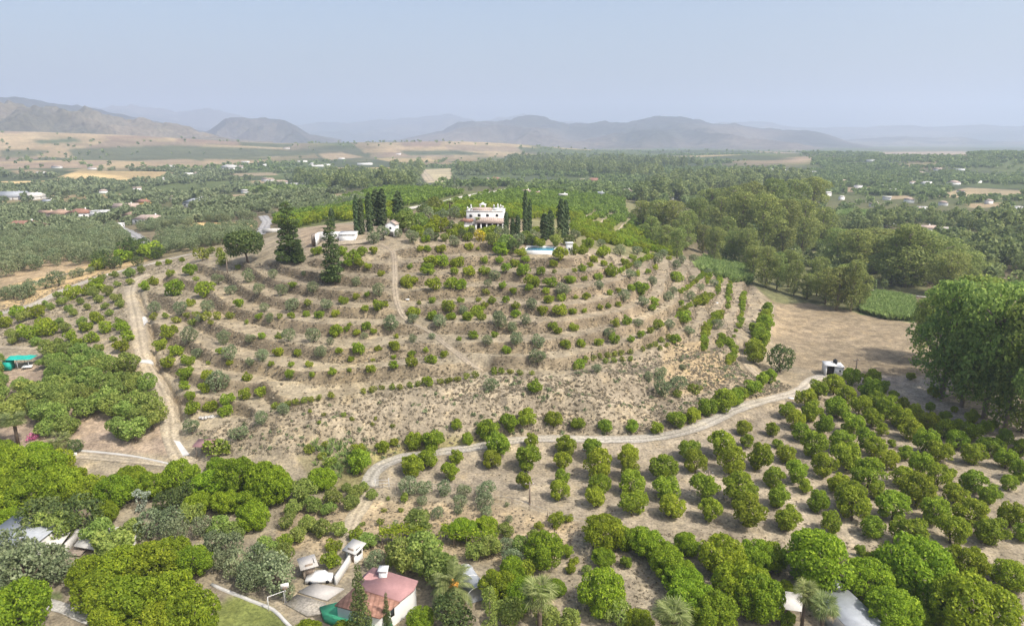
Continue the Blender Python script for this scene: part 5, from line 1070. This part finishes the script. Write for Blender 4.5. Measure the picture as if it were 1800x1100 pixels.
x, y, z = hit([1380], [1076])[0][:3]; ln_ = empty('lean_to', (x, y, z), R(-15)); tag(ln_, 'rickety pale lean-to of sheets beside the pair of fan palms', 'shelter')
for a in (-1.6, 1.6):
    for b in (-1.1, 1.1): MB().tube([(a, b, -.2), (a, b, 1.6+b*.25)], .06, 6).build('post', M['wood'], ln_)
MB().slab([(-1.9, -1.4, 1.4), (1.9, -1.4, 1.5), (1.9, 1.4, 2.1), (-1.9, 1.4, 2.0)], .06).build('roof', M['whiteconc'], ln_)
for j in range(9): 
    a = random.uniform(-1.6, 1.2); lg = MB().tube([(x+a-1.6, y-1.6+j*.08, z+.12+.05*(j % 3)), (x+a, y-1.9+j*.1, z+.14+.05*(j % 3))], .06, 6).build('log', M['wood']); tag(lg, f'grey log, {ordw(j)} from the bottom of the pile beside the rickety lean-to', 'log', 'logs piled beside the lean-to')
# ruined white enclosure at lower left
x, y, z = hit([65], [982])[0][:3]
ru = empty('tin_roof_barn', (x-3, y+2, z), R(-12)); tag(ru, 'barn with pale sheet roof behind olive trees at lower left', 'barn')
MB().box(-4, -2.5, -.5, 4, 2.5, 2.6).build('wall', M['whiteconc'], ru); MB().slab([(-4.3, -2.8, 2.5), (4.3, -2.8, 2.7), (4.3, 2.8, 3.4), (-4.3, 2.8, 3.3)], .08).build('roof', M['metalroof'], ru)
x, y, z = hit([125], [975])[0][:3]; ru = empty('broken_shed', (x, y+1.5, z), R(5)); tag(ru, 'roofless white walled ruin with broken pale sheets', 'ruin')
MB().box(-5, 2, -.5, 5, 2.3, 1.8).box(-5, -2, -.5, -4.7, 2, 1.6).box(-1.2, -2, -.5, -.9, 2, 1.4).box(4.7, -1, -.5, 5, 2, 1.7).build('wall', M['whiteconc'], ru)
MB().slab([(-4.6, -1.9, 1.7), (-1.3, -1.8, 1.5), (-1.4, 1.8, 1.9), (-4.5, 1.9, 2.0)], .06).slab([(.2, -1.2, 1.2), (3.9, -1.7, .5), (4.3, 1.2, 1.5), (.6, 1.9, 1.9)], .06).build('roof_sheet', M['whiteconc'], ru)
MB().slab([(-.6, -1.8, .35), (1.4, -2.2, .3), (1.8, -.4, .5), (-.4, .2, .6)], .1).build('fallen_slab', M['stone'], ru)
x, y, z = hit([205], [966])[0][:3]; ru = empty('broken_shed', (x, y+1, z), R(8)); tag(ru, 'narrow pale roofed shed at the right end of the ruin', 'shed')
MB().box(-2.2, -.9, -.5, 2.2, .9, 1.5).build('wall', M['whiteconc'], ru); MB().slab([(-2.5, -1.1, 1.55), (2.5, -1.2, 1.5), (2.4, 1.1, 1.8), (-2.4, 1.1, 1.8)], .06).build('roof', M['concrete'], ru)
# red shade roof beside the dirt road
x, y, z, D, s = anchor(364, 800); rs = empty('red_roof_shelter', (x, y, z), R(-4)); tag(rs, 'little open shelter with red sheet roof above the leafy tree', 'shelter')
for a in (-1.4, 1.4):
    for b in (-.9, .9): MB().tube([(a, b, -.4), (a, b, 2.2+b*.15)], .07, 6).build('post', M['wood'], rs)
MB().slab([(-1.85, -1.2, 2.1), (1.85, -1.2, 2.1), (1.85, 1.2, 2.5), (-1.85, 1.2, 2.5)], .07).build('roof', M['redroof'], rs); MB().box(-1.2, .5, -.4, 1.2, .65, 1.4).build('back_panel', M['wood'], rs)
# green netting shelter in the grove
x, y, z, D, s = anchor(38, 645); gn = empty('green_net_shelter', (x, y, z), R(6)); tag(gn, 'shelter under bright turquoise green netting among the nut trees', 'shelter')
for a in (-2.4, 0, 2.4):
    for b in (-1.4, 1.4): MB().tube([(a, b, -.3), (a, b, 2.0)], .06, 6).build('post', M['metal'], gn)
V = []; nx_, ny_ = 13, 7
for j in range(ny_):
    for i in range(nx_): V.append((-3.1+6.2*i/(nx_-1), -1.8+3.6*j/(ny_-1), 2.25-.22*math.sin(i*1.3)*math.sin(j*1.1)-(.5 if i == 0 else 0)))
m_ = MB().add(V, [(j*nx_+i, j*nx_+i+1, (j+1)*nx_+i+1, (j+1)*nx_+i) for j in range(ny_-1) for i in range(nx_-1)]).build('net', M['greennet'], gn)
MB().box(-3.1, -1.5, -.2, -1.5, .2, 1.7).build('side_net', M['greennet'], gn)
MB().slab([(1.2, -2.2, .55), (3.2, -1.9, .55), (3.0, -.8, .8), (1.1, -1.0, .8)], .08).build('table_top', M['white'], gn)
# pergola with vines
for (pa, pb, lab) in (((672,958),(745,950),'long vine covered pergola above the farmhouse'), ((780,952),(868,966),'second vine pergola right of the round bushes')):
    A_ = hit([pa[0], pb[0]], [pa[1], pb[1]]); x0, y0, z0 = A_[0][:3]; x1, y1, z1 = A_[1][:3]; L_ = math.hypot(x1-x0, y1-y0); pg = empty('vine_pergola', (x0, y0, z0), math.atan2(y1-y0, x1-x0)); tag(pg, lab, 'pergola')
    for t in np.linspace(0, L_, 5):
        for b in (-.8, .8): MB().tube([(t, b, -.3), (t, b, 2.1)], .06, 6).build('post', M['wood'], pg)
    for b in (-.8, 0, .8): MB().tube([(-.3, b, 2.13), (L_+.3, b, 2.13)], .04, 5).build('beam', M['wood'], pg)
    g_ = np.random.default_rng(int(L_*10)); n_ = int(L_*230); P = np.stack([g_.uniform(-.4, L_+.4, n_), g_.normal(0, .75, n_), 2.2+g_.normal(0, .16, n_)-.35*(g_.random(n_) > .85)], 1)
    v, f = leaves(P, np.array([[0, 0, 1.]]), .24, 3, 1.3, .6); mesh_np('vine', v, f, M['citrus'], pg, tint=g_.random(n_))
# gate posts at the end of the curving track
x, y, z = hit([672], [858])[0][:3]; gt = empty('wire_gate', (x, y, z), R(5)); tag(gt, 'thin metal field gate at the end of the curving track', 'gate')
for a in (-1.1, 1.1): MB().tube([(a, 0, -.3), (a, 0, 1.8)], .05, 6).build('post', M['metal'], gt)
for zz in (.3, .9, 1.5): MB().tube([(-1.1, 0, zz), (1.1, 0, zz)], .025, 5).build('bar', M['metal'], gt)
# white pipes and slabs lying in the orchard
for px, py, ln2, rz, lb in ((1264,764,2.0,.3,'white sheet lying on the bank above the track'),(1390,701,1.0,-.4,'small white trough beside the track near the citrus'),(1029,790,.9,.2,'small white bag on the ground between orange trees'),(716,527,.9,.3,'white scrap lying on the hillside track'),(1260,533,.8,0,'white scrap on the hill shoulder')):
    x, y, z = hit([px], [py])[0][:3]; o = MB().slab([(-ln2/2, -.25, .22), (ln2/2, -.3, .2), (ln2/2+.1, .3, .25), (-ln2/2, .28, .28)], .22).build('white_sheet', M['white']); o.location = (x, y, z); o.rotation_euler = (0, 0, rz); tag(o, lb, 'debris')
x, y, z = hit([366], [735])[0][:3]; pl = empty('block_pile', (x, y, z), R(20)); tag(pl, 'pale heap of concrete blocks near the lower olive trees', 'pile')
for j in range(16): 
    a, b = random.uniform(-1.5, 1.5), random.uniform(-.4, .4); MB().box(a-.22, b-.12, 0, a+.22, b+.12, random.choice((.2, .42))).build('block', M['whiteconc'], pl)
# fence round the lower garden, wooden posts with wire
hp = hit([672,760,800,870,930,1000,1100], [857,862,862,880,896,918,930]); hp = spline(hp[:, :3], 2.6); fn = empty('wire_fence', hp[0], 0); tag(fn, 'thin post and wire fence along the foot of the orchard', 'fence')
for i, p in enumerate(hp): 
    zz = hz(p[0], p[1])[0]; MB().tube([(p[0]-hp[0][0], p[1]-hp[0][1], zz-hp[0][2]-.2), (p[0]-hp[0][0], p[1]-hp[0][1], zz-hp[0][2]+1.3)], .045, 5).build('post', M['wood'], fn)
for hh in (.5, 1.1): MB().tube([(p[0]-hp[0][0], p[1]-hp[0][1], hz(p[0], p[1])[0]-hp[0][2]+hh) for p in hp], .012, 4).build('wire', M['metal'], fn)

# village houses on the left
for a in [
 (30,409,54,'broad low bungalow with terracotta hip roof behind the olive grove','hip','tile','white',.6,2.8,4),
 (258,394,44,'long white house with pale terracotta roof by the asphalt road','hip','tilepale','white',.5,2.8,4),
 (100,384,28,'house with dull terracotta roof at the left of the village','hip','tile2','cream',.8,2.8,2),
 (135,383,32,'white house with terracotta roof in the village centre','hip','tile','white',.7,3,3),
 (172,382,22,'white stepped house right of the village centre','flat','whiteconc','white',.8,3.6,2),
 (188,382,18,'small white cube house in the village','flat','whiteconc','white',.9,3,2),
 (217,372,34,'white house with pale roof above the village','gable','tilepale','white',.6,3,3),
 (249,362,20,'ochre yellow house with terracotta roof above the village','hip','tile','ochre',.7,3,2),
 (229,386,24,'low house with tan roof behind the long white house','hip','tile2','cream',.7,2.6,2),
 (80,382,26,'low farm building with tan roof left of the village','gable','tile2','cream',.5,2.6,2),
 (338,364,30,'house with wide grey roof right of the village','hip','metalroof','white',.8,3,3),
 (12,352,34,'large pale greenhouse shed at the left edge','gable','metalroof','whiteconc',.9,2.6,4),
 (48,352,24,'second long pale shed beside the left greenhouse','gable','whiteconc','whiteconc',1.2,2.6,3),
 (82,362,16,'small white barn below the long pale sheds','gable','metalroof','white',.8,3,2),
 (202,402,20,'white gate house at the end of the asphalt road','flat','whiteconc','white',.5,2.4,2)]:
    house('village_house', a[0], a[1], a[2], a[3], a[7], a[8], a[4], a[5], a[6], random.uniform(-.25, .25), group='houses of the left village', win=a[9])
# far white buildings
FH = """400,298,34,W 425,297,16,T 383,301,30,W 283,318,12,W 330,308,14,W 345,308,12,T 470,320,22,W 490,324,26,W 520,328,20,W 550,337,18,T 505,333,16,W 300,294,10,W 575,291,10,W 530,285,16,W 460,292,14,W 556,293,30,W 548,290,8,W 640,290,26,W 160,298,12,T 98,296,14,T 70,306,10,W 430,286,12,W 503,262,10,W
1045,322,32,B 1023,320,9,W 1102,341,18,W 1055,346,16,G 1100,313,20,T 925,343,16,T 945,345,9,W 990,351,14,W 1195,348,16,W 1180,351,10,W 870,318,22,B 855,318,8,W 873,300,8,W 1125,305,14,W
1535,284,16,W 1630,324,16,W 1545,329,16,W 1570,323,16,W 1605,324,12,T 1570,338,10,W 1680,325,16,T 1540,364,16,T 1600,357,14,W 1625,370,16,W 1565,398,22,W 1632,411,26,W 1665,412,32,W 1775,389,18,W 1738,388,13,W 1740,359,10,T 1675,442,26,W 1785,453,30,T 1760,415,10,W 1480,322,14,W 1430,305,10,W 1376,302,10,W 1650,300,10,W 1690,300,12,W 1555,303,10,W 1620,308,12,T 1510,332,12,W 1720,322,10,W 1790,370,14,W 1560,352,12,W 1690,340,10,W 1455,345,12,W 1355,300,8,W 1395,448,8,W 1313,430,6,W 1615,372,12,T 1525,318,10,T 1490,312,10,T 1660,362,12,T 700,272,8,W 600,280,10,W 1010,290,8,W 960,296,10,T 390,335,14,T 430,340,12,W 610,318,10,W 300,352,14,T 360,352,12,W 180,340,12,T 240,335,12,W 1750,428,12,W 1715,402,14,W 1590,385,12,T 1480,352,10,W 1400,300,8,W 1230,345,10,W"""
ml = [t.split(',') for t in FH.split()]; ml.sort(key=lambda t: float(t[0]))
nl, nr2 = 0, 0
for t in ml:
    px, py, wp = float(t[0]), float(t[1]), float(t[2]); k_ = t[3]
    if px < 900: nl += 1; lab = f"{ordw(nl-1)} from left of the distant houses left of the villa"
    else: nr2 += 1; lab = f"{ordw(nr2-1)} from left of the distant houses right of the villa"
    nm_ = {'W': 'white', 'T': 'white tile-roofed', 'B': 'reddish', 'G': 'grey-roofed'}[k_]
    house('distant_house', px, py, wp*.95, f"{nm_} building, {lab}", random.uniform(.35, .7), random.choice((2.4, 2.6, 2.8, 3.2)), 'hip' if k_ != 'W' or random.random() < .2 else random.choice(('flat', 'flat', 'gable')), {'W': random.choice(('whiteconc', 'tilepale', 'tile2', 'tilepale')), 'T': 'tilepale', 'B': 'tile', 'G': 'metalroof'}[k_], 'brick' if k_ == 'B' else 'white', random.uniform(-.5, .5), group='distant houses in the valley', win=3, detail=hit([px], [py])[0][3] < 700)

# ---------------------------------------------------------------- masses nobody could count
def bake(name, tpls, P, mat, seed=0, kind='stuff'):
    """one mesh of many small plants; tpls = list of (V, F, tint)"""
    g_ = np.random.default_rng(seed); P = np.array(P, float); VV = []; FF = []; TT = []; b = 0; ch = g_.integers(0, len(tpls), len(P))
    for k_, (v, f, t) in enumerate(tpls):
        Q_ = P[ch == k_]
        if not len(Q_): continue
        n_ = len(Q_); a = g_.uniform(0, 2*math.pi, n_); c, s_ = np.cos(a), np.sin(a); w_ = Q_[:, 3]; hs_ = w_*g_.uniform(.8, 1.2, n_)*(Q_[:, 4] if Q_.shape[1] > 4 else 1)
        X = (v[None, :, 0]*c[:, None]-v[None, :, 1]*s_[:, None])*w_[:, None]+Q_[:, 0:1]; Y = (v[None, :, 0]*s_[:, None]+v[None, :, 1]*c[:, None])*w_[:, None]+Q_[:, 1:2]; Z = v[None, :, 2]*hs_[:, None]+Q_[:, 2:3]
        VV.append(np.stack([X, Y, Z], -1).reshape(-1, 3)); FF.append((f[None]+(np.arange(n_)*len(v))[:, None, None]+b).reshape(-1, f.shape[1])); b += n_*len(v)
        TT.append(np.clip(t[None]*.6+g_.uniform(-.05, .45, n_)[:, None], 0, 1).ravel())
    V = np.concatenate(VV); print(name, len(P), 'plants', len(V)//4, 'leaves')
    return tag(mesh_np(name, V, np.concatenate(FF), M[mat], tint=np.concatenate(TT)), kind=kind)
def small_tpl(n_, size, lobn, asp, seed, lr=(.22, .34)):
    out = []
    for v in range(4):
        g_ = np.random.default_rng(seed+v); lob = [(0, 0, asp*.5, .3, asp*.42)]
        for i in range(lobn):
            u = g_.normal(0, 1, 3); u /= np.linalg.norm(u); r_ = g_.uniform(*lr); lob.append((u[0]*.25, u[1]*.25, asp*.52+u[2]*asp*.25, r_, r_*asp*.9))
        V, Fq, T = lobes_crown(seed+v, lob, n_, size, jit=.8, up=.4, inner=.8); V[:, 2] = np.maximum(V[:, 2], -.02); out.append((V, Fq, T))
    return out
T_near = small_tpl(170, .17, 5, .85, 10); T_mid = small_tpl(80, .22, 4, .85, 20); T_far = small_tpl(22, .36, 2, .8, 30); T_tall = small_tpl(280, .13, 8, 1.35, 40, (.16,.28))
if FG: bake('citrus_field', T_near, FG, 'grove', 1)
if FO: bake('far_olive_grove', T_near, FO, 'olivef', 2)
TAN = [world_poly(p) for p in ([(1480,330),(1530,328),(1535,336),(1485,338)], [(1700,358),(1760,356),(1765,364),(1705,366)], [(1180,338),(1290,336),(1295,343),(1185,345)], [(560,345),(600,340),(612,350),(570,356)], [(280,372),(340,368),(350,376),(290,380)], [(1560,345),(1600,343),(1604,349),(1562,351)], [(440,318),(500,316),(505,321),(445,323)], [(400,305),(480,303),(490,308),(420,310)], [(140,330),(180,327),(200,333),(150,336)], [(370,345),(450,340),(470,350),(390,356)], [(250,282),(330,280),(400,290),(260,295)], [(360,280),(470,282),(440,290),(350,289)], [(560,270),(600,268),(640,276),(580,282)], [(20,300),(60,298),(90,304),(30,306)], [(318,402),(350,391),(445,391),(442,402),(380,409)], [(112,310),(130,304),(180,305),(245,316),(240,324),(180,318)], [(0,319),(84,318),(88,323),(50,330),(0,331)], [(740,298),(795,296),(800,318),(750,322)], [(1540,268),(1700,266),(1700,276),(1560,275)], [(1270,275),(1400,268),(1400,282),(1280,284)], [(1600,402),(1690,392),(1700,402),(1660,412)], [(1380,292),(1440,290),(1450,300),(1380,302)], [(1600,303),(1650,302),(1655,308),(1600,309)], [(1640,345),(1700,330),(1800,335),(1800,350),(1720,350)])]
def scatter(rmin, rmax, n_, dens, wid, seed, a0=-R(40), a1=R(40), avoid=True, tallness=None):
    g_ = np.random.default_rng(seed); th = g_.uniform(a0, a1, n_); r_ = np.sqrt(g_.uniform(rmin**2, rmax**2, n_)); x = r_*np.sin(th); y = r_*np.cos(th); z = hz(x, y)
    px, py, _ = project(x, y, z); ok = g_.random(n_) < dens(x, y, z, px, py)
    for P in TAN: ok &= ~inpoly(x, y, P)
    x, y, z = x[ok], y[ok], z[ok]; w_ = g_.uniform(*wid, len(x)); return np.stack([x, y, z-.3, w_], 1)
def tanmask(x, y):
    c = vnoise(np.floor((x+y*.35)/140)*140, np.floor((y-x*.3)/210)*210, 37.0)+.5; return c > .72
def fh_(x, y, z):
    br = CX+F*x/y; return np.where(z > 9, np.where(br > 1400, 1.0, .12), 1.0)
def dA(x, y, z, px, py):
    d_ = np.clip(.5+2.4*fbm(x, y, 80, 3)-.3*(fbm(x+500, y, 40, 2) > .2), .03, 1); d_ = np.where(tanmask(x, y) & (np.hypot(x, y) > 750), .05, d_)
    hillp = (px > 640) & (px < 1215) & (np.hypot(x, y) < 560); return d_*np.where(hillp, 0, 1)
olv = lambda x, y: (x < -30) & (fbm(x, y, 300, 2) > -.12)
A1 = scatter(400, 640, 9000, dA, (4, 8), 1); A1 = A1[np.hypot(A1[:, 0]-0, A1[:, 1]) > 400]
px, py, _ = project(A1[:, 0], A1[:, 1], A1[:, 2]); vis = hit(px, np.clip(py-2, 0, 1090)); seen = np.abs(vis[:, 3]-np.hypot(np.hypot(A1[:, 0], A1[:, 1]), 55)) < 25
def drop(A_):
    """keep clear of roads, hilltop and house plots"""
    ok = np.ones(len(A_), bool)
    for nm, (P, wd, mt) in FAR_TRACKS.items():
        hp = hit([p[0] for p in P], [p[1] for p in P]); d_, _ = pdist(A_[:, 0], A_[:, 1], hp[:, :3]); ok &= d_ > wd*.5+3.0
    for o in C.objects:
        if o.type == 'EMPTY' and o.name.split('.')[0] in ('village_house', 'distant_house'):
            dx = A_[:, 0]-o.location.x; dy = A_[:, 1]-o.location.y; ok &= ~((np.abs(dx) < 8) & (dy < 8) & (dy > -34))
    return A_[ok]
A1 = drop(A1); o_ = np.argsort(np.hypot(A1[:, 0], A1[:, 1])); A1 = A1[o_]; inb = (np.abs(A1[:, 0]/A1[:, 1]) < .78); A1 = A1[inb]
oli = olv(A1[:, 0], A1[:, 1]); Ao = A1[oli]; Av = A1[~oli]
def lab_(A_, n_):
    p_ = project(A_[:n_, 0], A_[:n_, 1], A_[:n_, 2]); return {q[2]: (ordw(j), ordw(b)) for q, b, j, _ in bands([(p_[0][i], p_[1][i], i) for i in range(min(n_, len(A_)))], 14)}
lv_ = lab_(Av, 170); lo_ = lab_(Ao, 120)
for i, q in enumerate(Av[:170]): plant('valley', 'valley_tree', *q[:3], q[3]*1.1, f"rounded green tree on the valley floor, {lv_[i][0]} from left in {lv_[i][1]} line back", 'tree', 'green trees on the near valley floor', parts=False)
for i, q in enumerate(Ao[:120]): plant('olive', 'valley_olive_tree', *q[:3], q[3]*.85, f"olive tree by the left village, {lo_[i][0]} from left in {lo_[i][1]} line back", 'tree', 'olive trees round the left village', parts=False)
bake('valley_trees', T_near, Av[170:], 'valley', 3)
bake('valley_olives', T_near, Ao[120:], 'olivef', 4)
def dB(x, y, z, px, py): return np.clip(.45+2.6*fbm(x, y, 110, 3)-.35*(fbm(x+500, y, 45, 2) > .22), .02, 1)*np.where(tanmask(x, y), .06, 1)*fh_(x, y, z)
A2 = drop(scatter(640, 1250, 17000, dB, (5, 10), 5)); oli = olv(A2[:, 0], A2[:, 1]); bake('far_trees', T_mid, A2[~oli], 'valley', 6); bake('far_olives', T_mid, A2[oli], 'olivef', 7)
A3 = scatter(1250, 3300, 42000, lambda x, y, z, px, py: np.clip(.4+2.0*fbm(x, y, 220, 3), .02, 1)*np.where(z > 7, np.where(CX+F*x/y > 1400, .6, .06), 1), (5, 10), 8); A4 = drop(scatter(800, 1900, 16000, lambda x, y, z, px, py: np.clip(.2+2.4*fbm(x, y, 80, 3), .02, 1), (4, 8), 18, a0=R(23), a1=R(39))); A4 = A4[A4[:, 3]*0+CX+F*A4[:, 0]/A4[:, 1] > 1400]
bake('distant_woods', T_far, np.concatenate([A3, A4]), 'valley', 9)
# belts of tall river trees further off
def belt(poly, n_, wid, seed):
    P = world_poly(poly); g_ = np.random.default_rng(seed); out = []; x0, y0 = P.min(0); x1, y1 = P.max(0); x = g_.uniform(x0, x1, n_*8); y = g_.uniform(y0, y1, n_*8); m_ = inpoly(x, y, P); x, y = x[m_][:n_], y[m_][:n_]
    return np.stack([x, y, hz(x, y)-.3, g_.uniform(*wid, len(x))], 1)
BL = np.concatenate([belt([(1250,455),(1330,440),(1480,440),(1600,455),(1640,500),(1560,512),(1480,520),(1420,500),(1350,490)], 160, (3, 6), 31), belt([(1600,440),(1800,450),(1900,480),(1900,560),(1750,520),(1650,500)], 120, (4, 8), 32), belt([(505,322),(560,314),(640,312),(700,310),(735,318),(720,332),(640,334),(560,336)], 260, (9, 14), 1), belt([(690,300),(740,296),(745,308),(690,312)], 60, (10, 15), 2), belt([(800,300),(900,296),(1080,298),(1160,304),(1160,322),(1080,312),(900,306),(810,310)], 420, (9, 15), 3), belt([(1130,330),(1210,322),(1330,328),(1330,345),(1200,342)], 200, (10, 15), 4), belt([(1220,316),(1420,320),(1420,330),(1230,326)], 240, (10, 14), 5), belt([(1450,395),(1580,380),(1700,392),(1720,410),(1600,402),(1480,420)], 90, (5, 9), 6), belt([(1640,430),(1800,440),(1840,480),(1740,475),(1660,460)], 90, (6, 10), 7), belt([(890,282),(1100,285),(1240,292),(1240,299),(1050,296),(900,292)], 300, (11, 16), 8), belt([(1700,395),(1800,400),(1800,425),(1720,420)], 60, (8,12), 12), belt([(1100,345),(1220,340),(1240,352),(1120,360)], 90, (9,13), 13)])
bake('river_woods', T_tall, BL, 'woods', 10)
# cane and reed beds
def reeds(name, poly, n_, h_, seed, label):
    P = world_poly(poly); g_ = np.random.default_rng(seed); x0, y0 = P.min(0); x1, y1 = P.max(0); x = g_.uniform(x0, x1, n_*6); y = g_.uniform(y0, y1, n_*6); m_ = inpoly(x, y, P); x, y = x[m_][:n_], y[m_][:n_]
    tp = []
    for v in range(3):
        gg = np.random.default_rng(v); V = []; Fs = []
        for i in range(9):
            a = gg.uniform(0, 6.28); b = gg.uniform(.05, .6); c, s_ = math.cos(a), math.sin(a); hh = gg.uniform(.7, 1.1); k_ = len(V)
            V += [(.08*c-.05*s_, .08*s_+.05*c, 0), (.08*c+.05*s_, .08*s_-.05*c, 0), (b*c*.7, b*s_*.7, hh*.75), (b*c*1.3, b*s_*1.3, hh*(1-.3*b))]; Fs.append((k_, k_+1, k_+2, k_+3))
        tp.append((np.array(V), np.array(Fs), gg.random(9)))
    bake(name, tp, np.stack([x, y, hz(x, y)-.1, np.full(len(x), h_)], 1), 'reed', seed)
reeds('reed_bed', [(1512,528),(1545,518),(1600,528),(1612,565),(1560,562),(1515,550)], 2600, 2.6, 1, '')
reeds('cane_thicket', [(1222,470),(1240,455),(1290,465),(1320,478),(1318,500),(1270,490),(1235,480)], 1600, 3.0, 2, '')
reeds('field_reeds', [(1480,372),(1600,378),(1700,385),(1800,392),(1800,398),(1690,392),(1580,384),(1470,380)], 2200, 3.4, 3, '')
reeds('gully_reeds', [(545,775),(600,770),(650,790),(640,830),(590,845),(555,820)], 90, 1.2, 4, '')
# dry scrub over banks and slopes
gT = []
for v in range(5):
    gg = np.random.default_rng(60+v); P = np.stack([gg.normal(0, .22, 22), gg.normal(0, .22, 22), gg.uniform(.02, .42, 22)], 1); vv, ff = leaves(P, np.array([[0, 0, .4]]), .26, v, 1.6, 1.0); gT.append((vv, ff, gg.random(22)))
def drys(P, n_, wid, seed, cond=None):
    g_ = np.random.default_rng(seed); x0, y0 = P.min(0); x1, y1 = P.max(0); x = g_.uniform(x0, x1, n_*5); y = g_.uniform(y0, y1, n_*5); m_ = inpoly(x, y, P)
    m_ &= fbm(x, y, 9, 3) > g_.uniform(-.7, .25, len(x))
    for nm, (hp, wd, mt) in TRK.items():
        d_, _ = pdist(x, y, hp[::3]); m_ &= d_ > wd*.55+.3
    x, y = x[m_][:n_], y[m_][:n_]; return np.stack([x, y, hz(x, y)-.05, g_.uniform(*wid, len(x))], 1)
def RS(A_):
    rr = np.hypot(A_[:, 0], A_[:, 1]); th = np.arctan2(A_[:, 0], A_[:, 1]); j = np.clip(np.searchsorted(RR, rr), 0, NR-1); i = np.clip(((th-TH[0])/(TH[1]-TH[0])).astype(int), 0, NT-1)
    ok = RISER[j, i] > .4; return A_[ok | (np.random.default_rng(9).random(len(ok)) < .06)]
sc_ = np.concatenate([drys(ROUGH, 6500, (.25, .75), 1), RS(drys(HILL, 40000, (.3, .75), 2)), drys(world_poly([(-20,545),(200,472),(330,455),(330,470),(235,490),(240,620),(0,612)]), 2500, (.3, .7), 3), drys(world_poly([(660,830),(900,780),(1160,775),(1420,690),(1800,820),(1800,985),(1000,910)]), 1500, (.2, .4), 4), drys(world_poly([(480,890),(660,870),(900,890),(1020,920),(980,1000),(480,1000)]), 1200, (.2, .5), 5), drys(world_poly([(1000,920),(1800,975),(1800,1095),(1000,1095)]), 2200, (.2, .5), 6)])
bake('dry_scrub', gT, sc_, 'dry', 11)
gg_ = drys(ROUGH, 350, (.5, 1.2), 21); bake('green_undergrowth', gT, gg_, 'olivef', 12)
print('objects', len(C.objects))
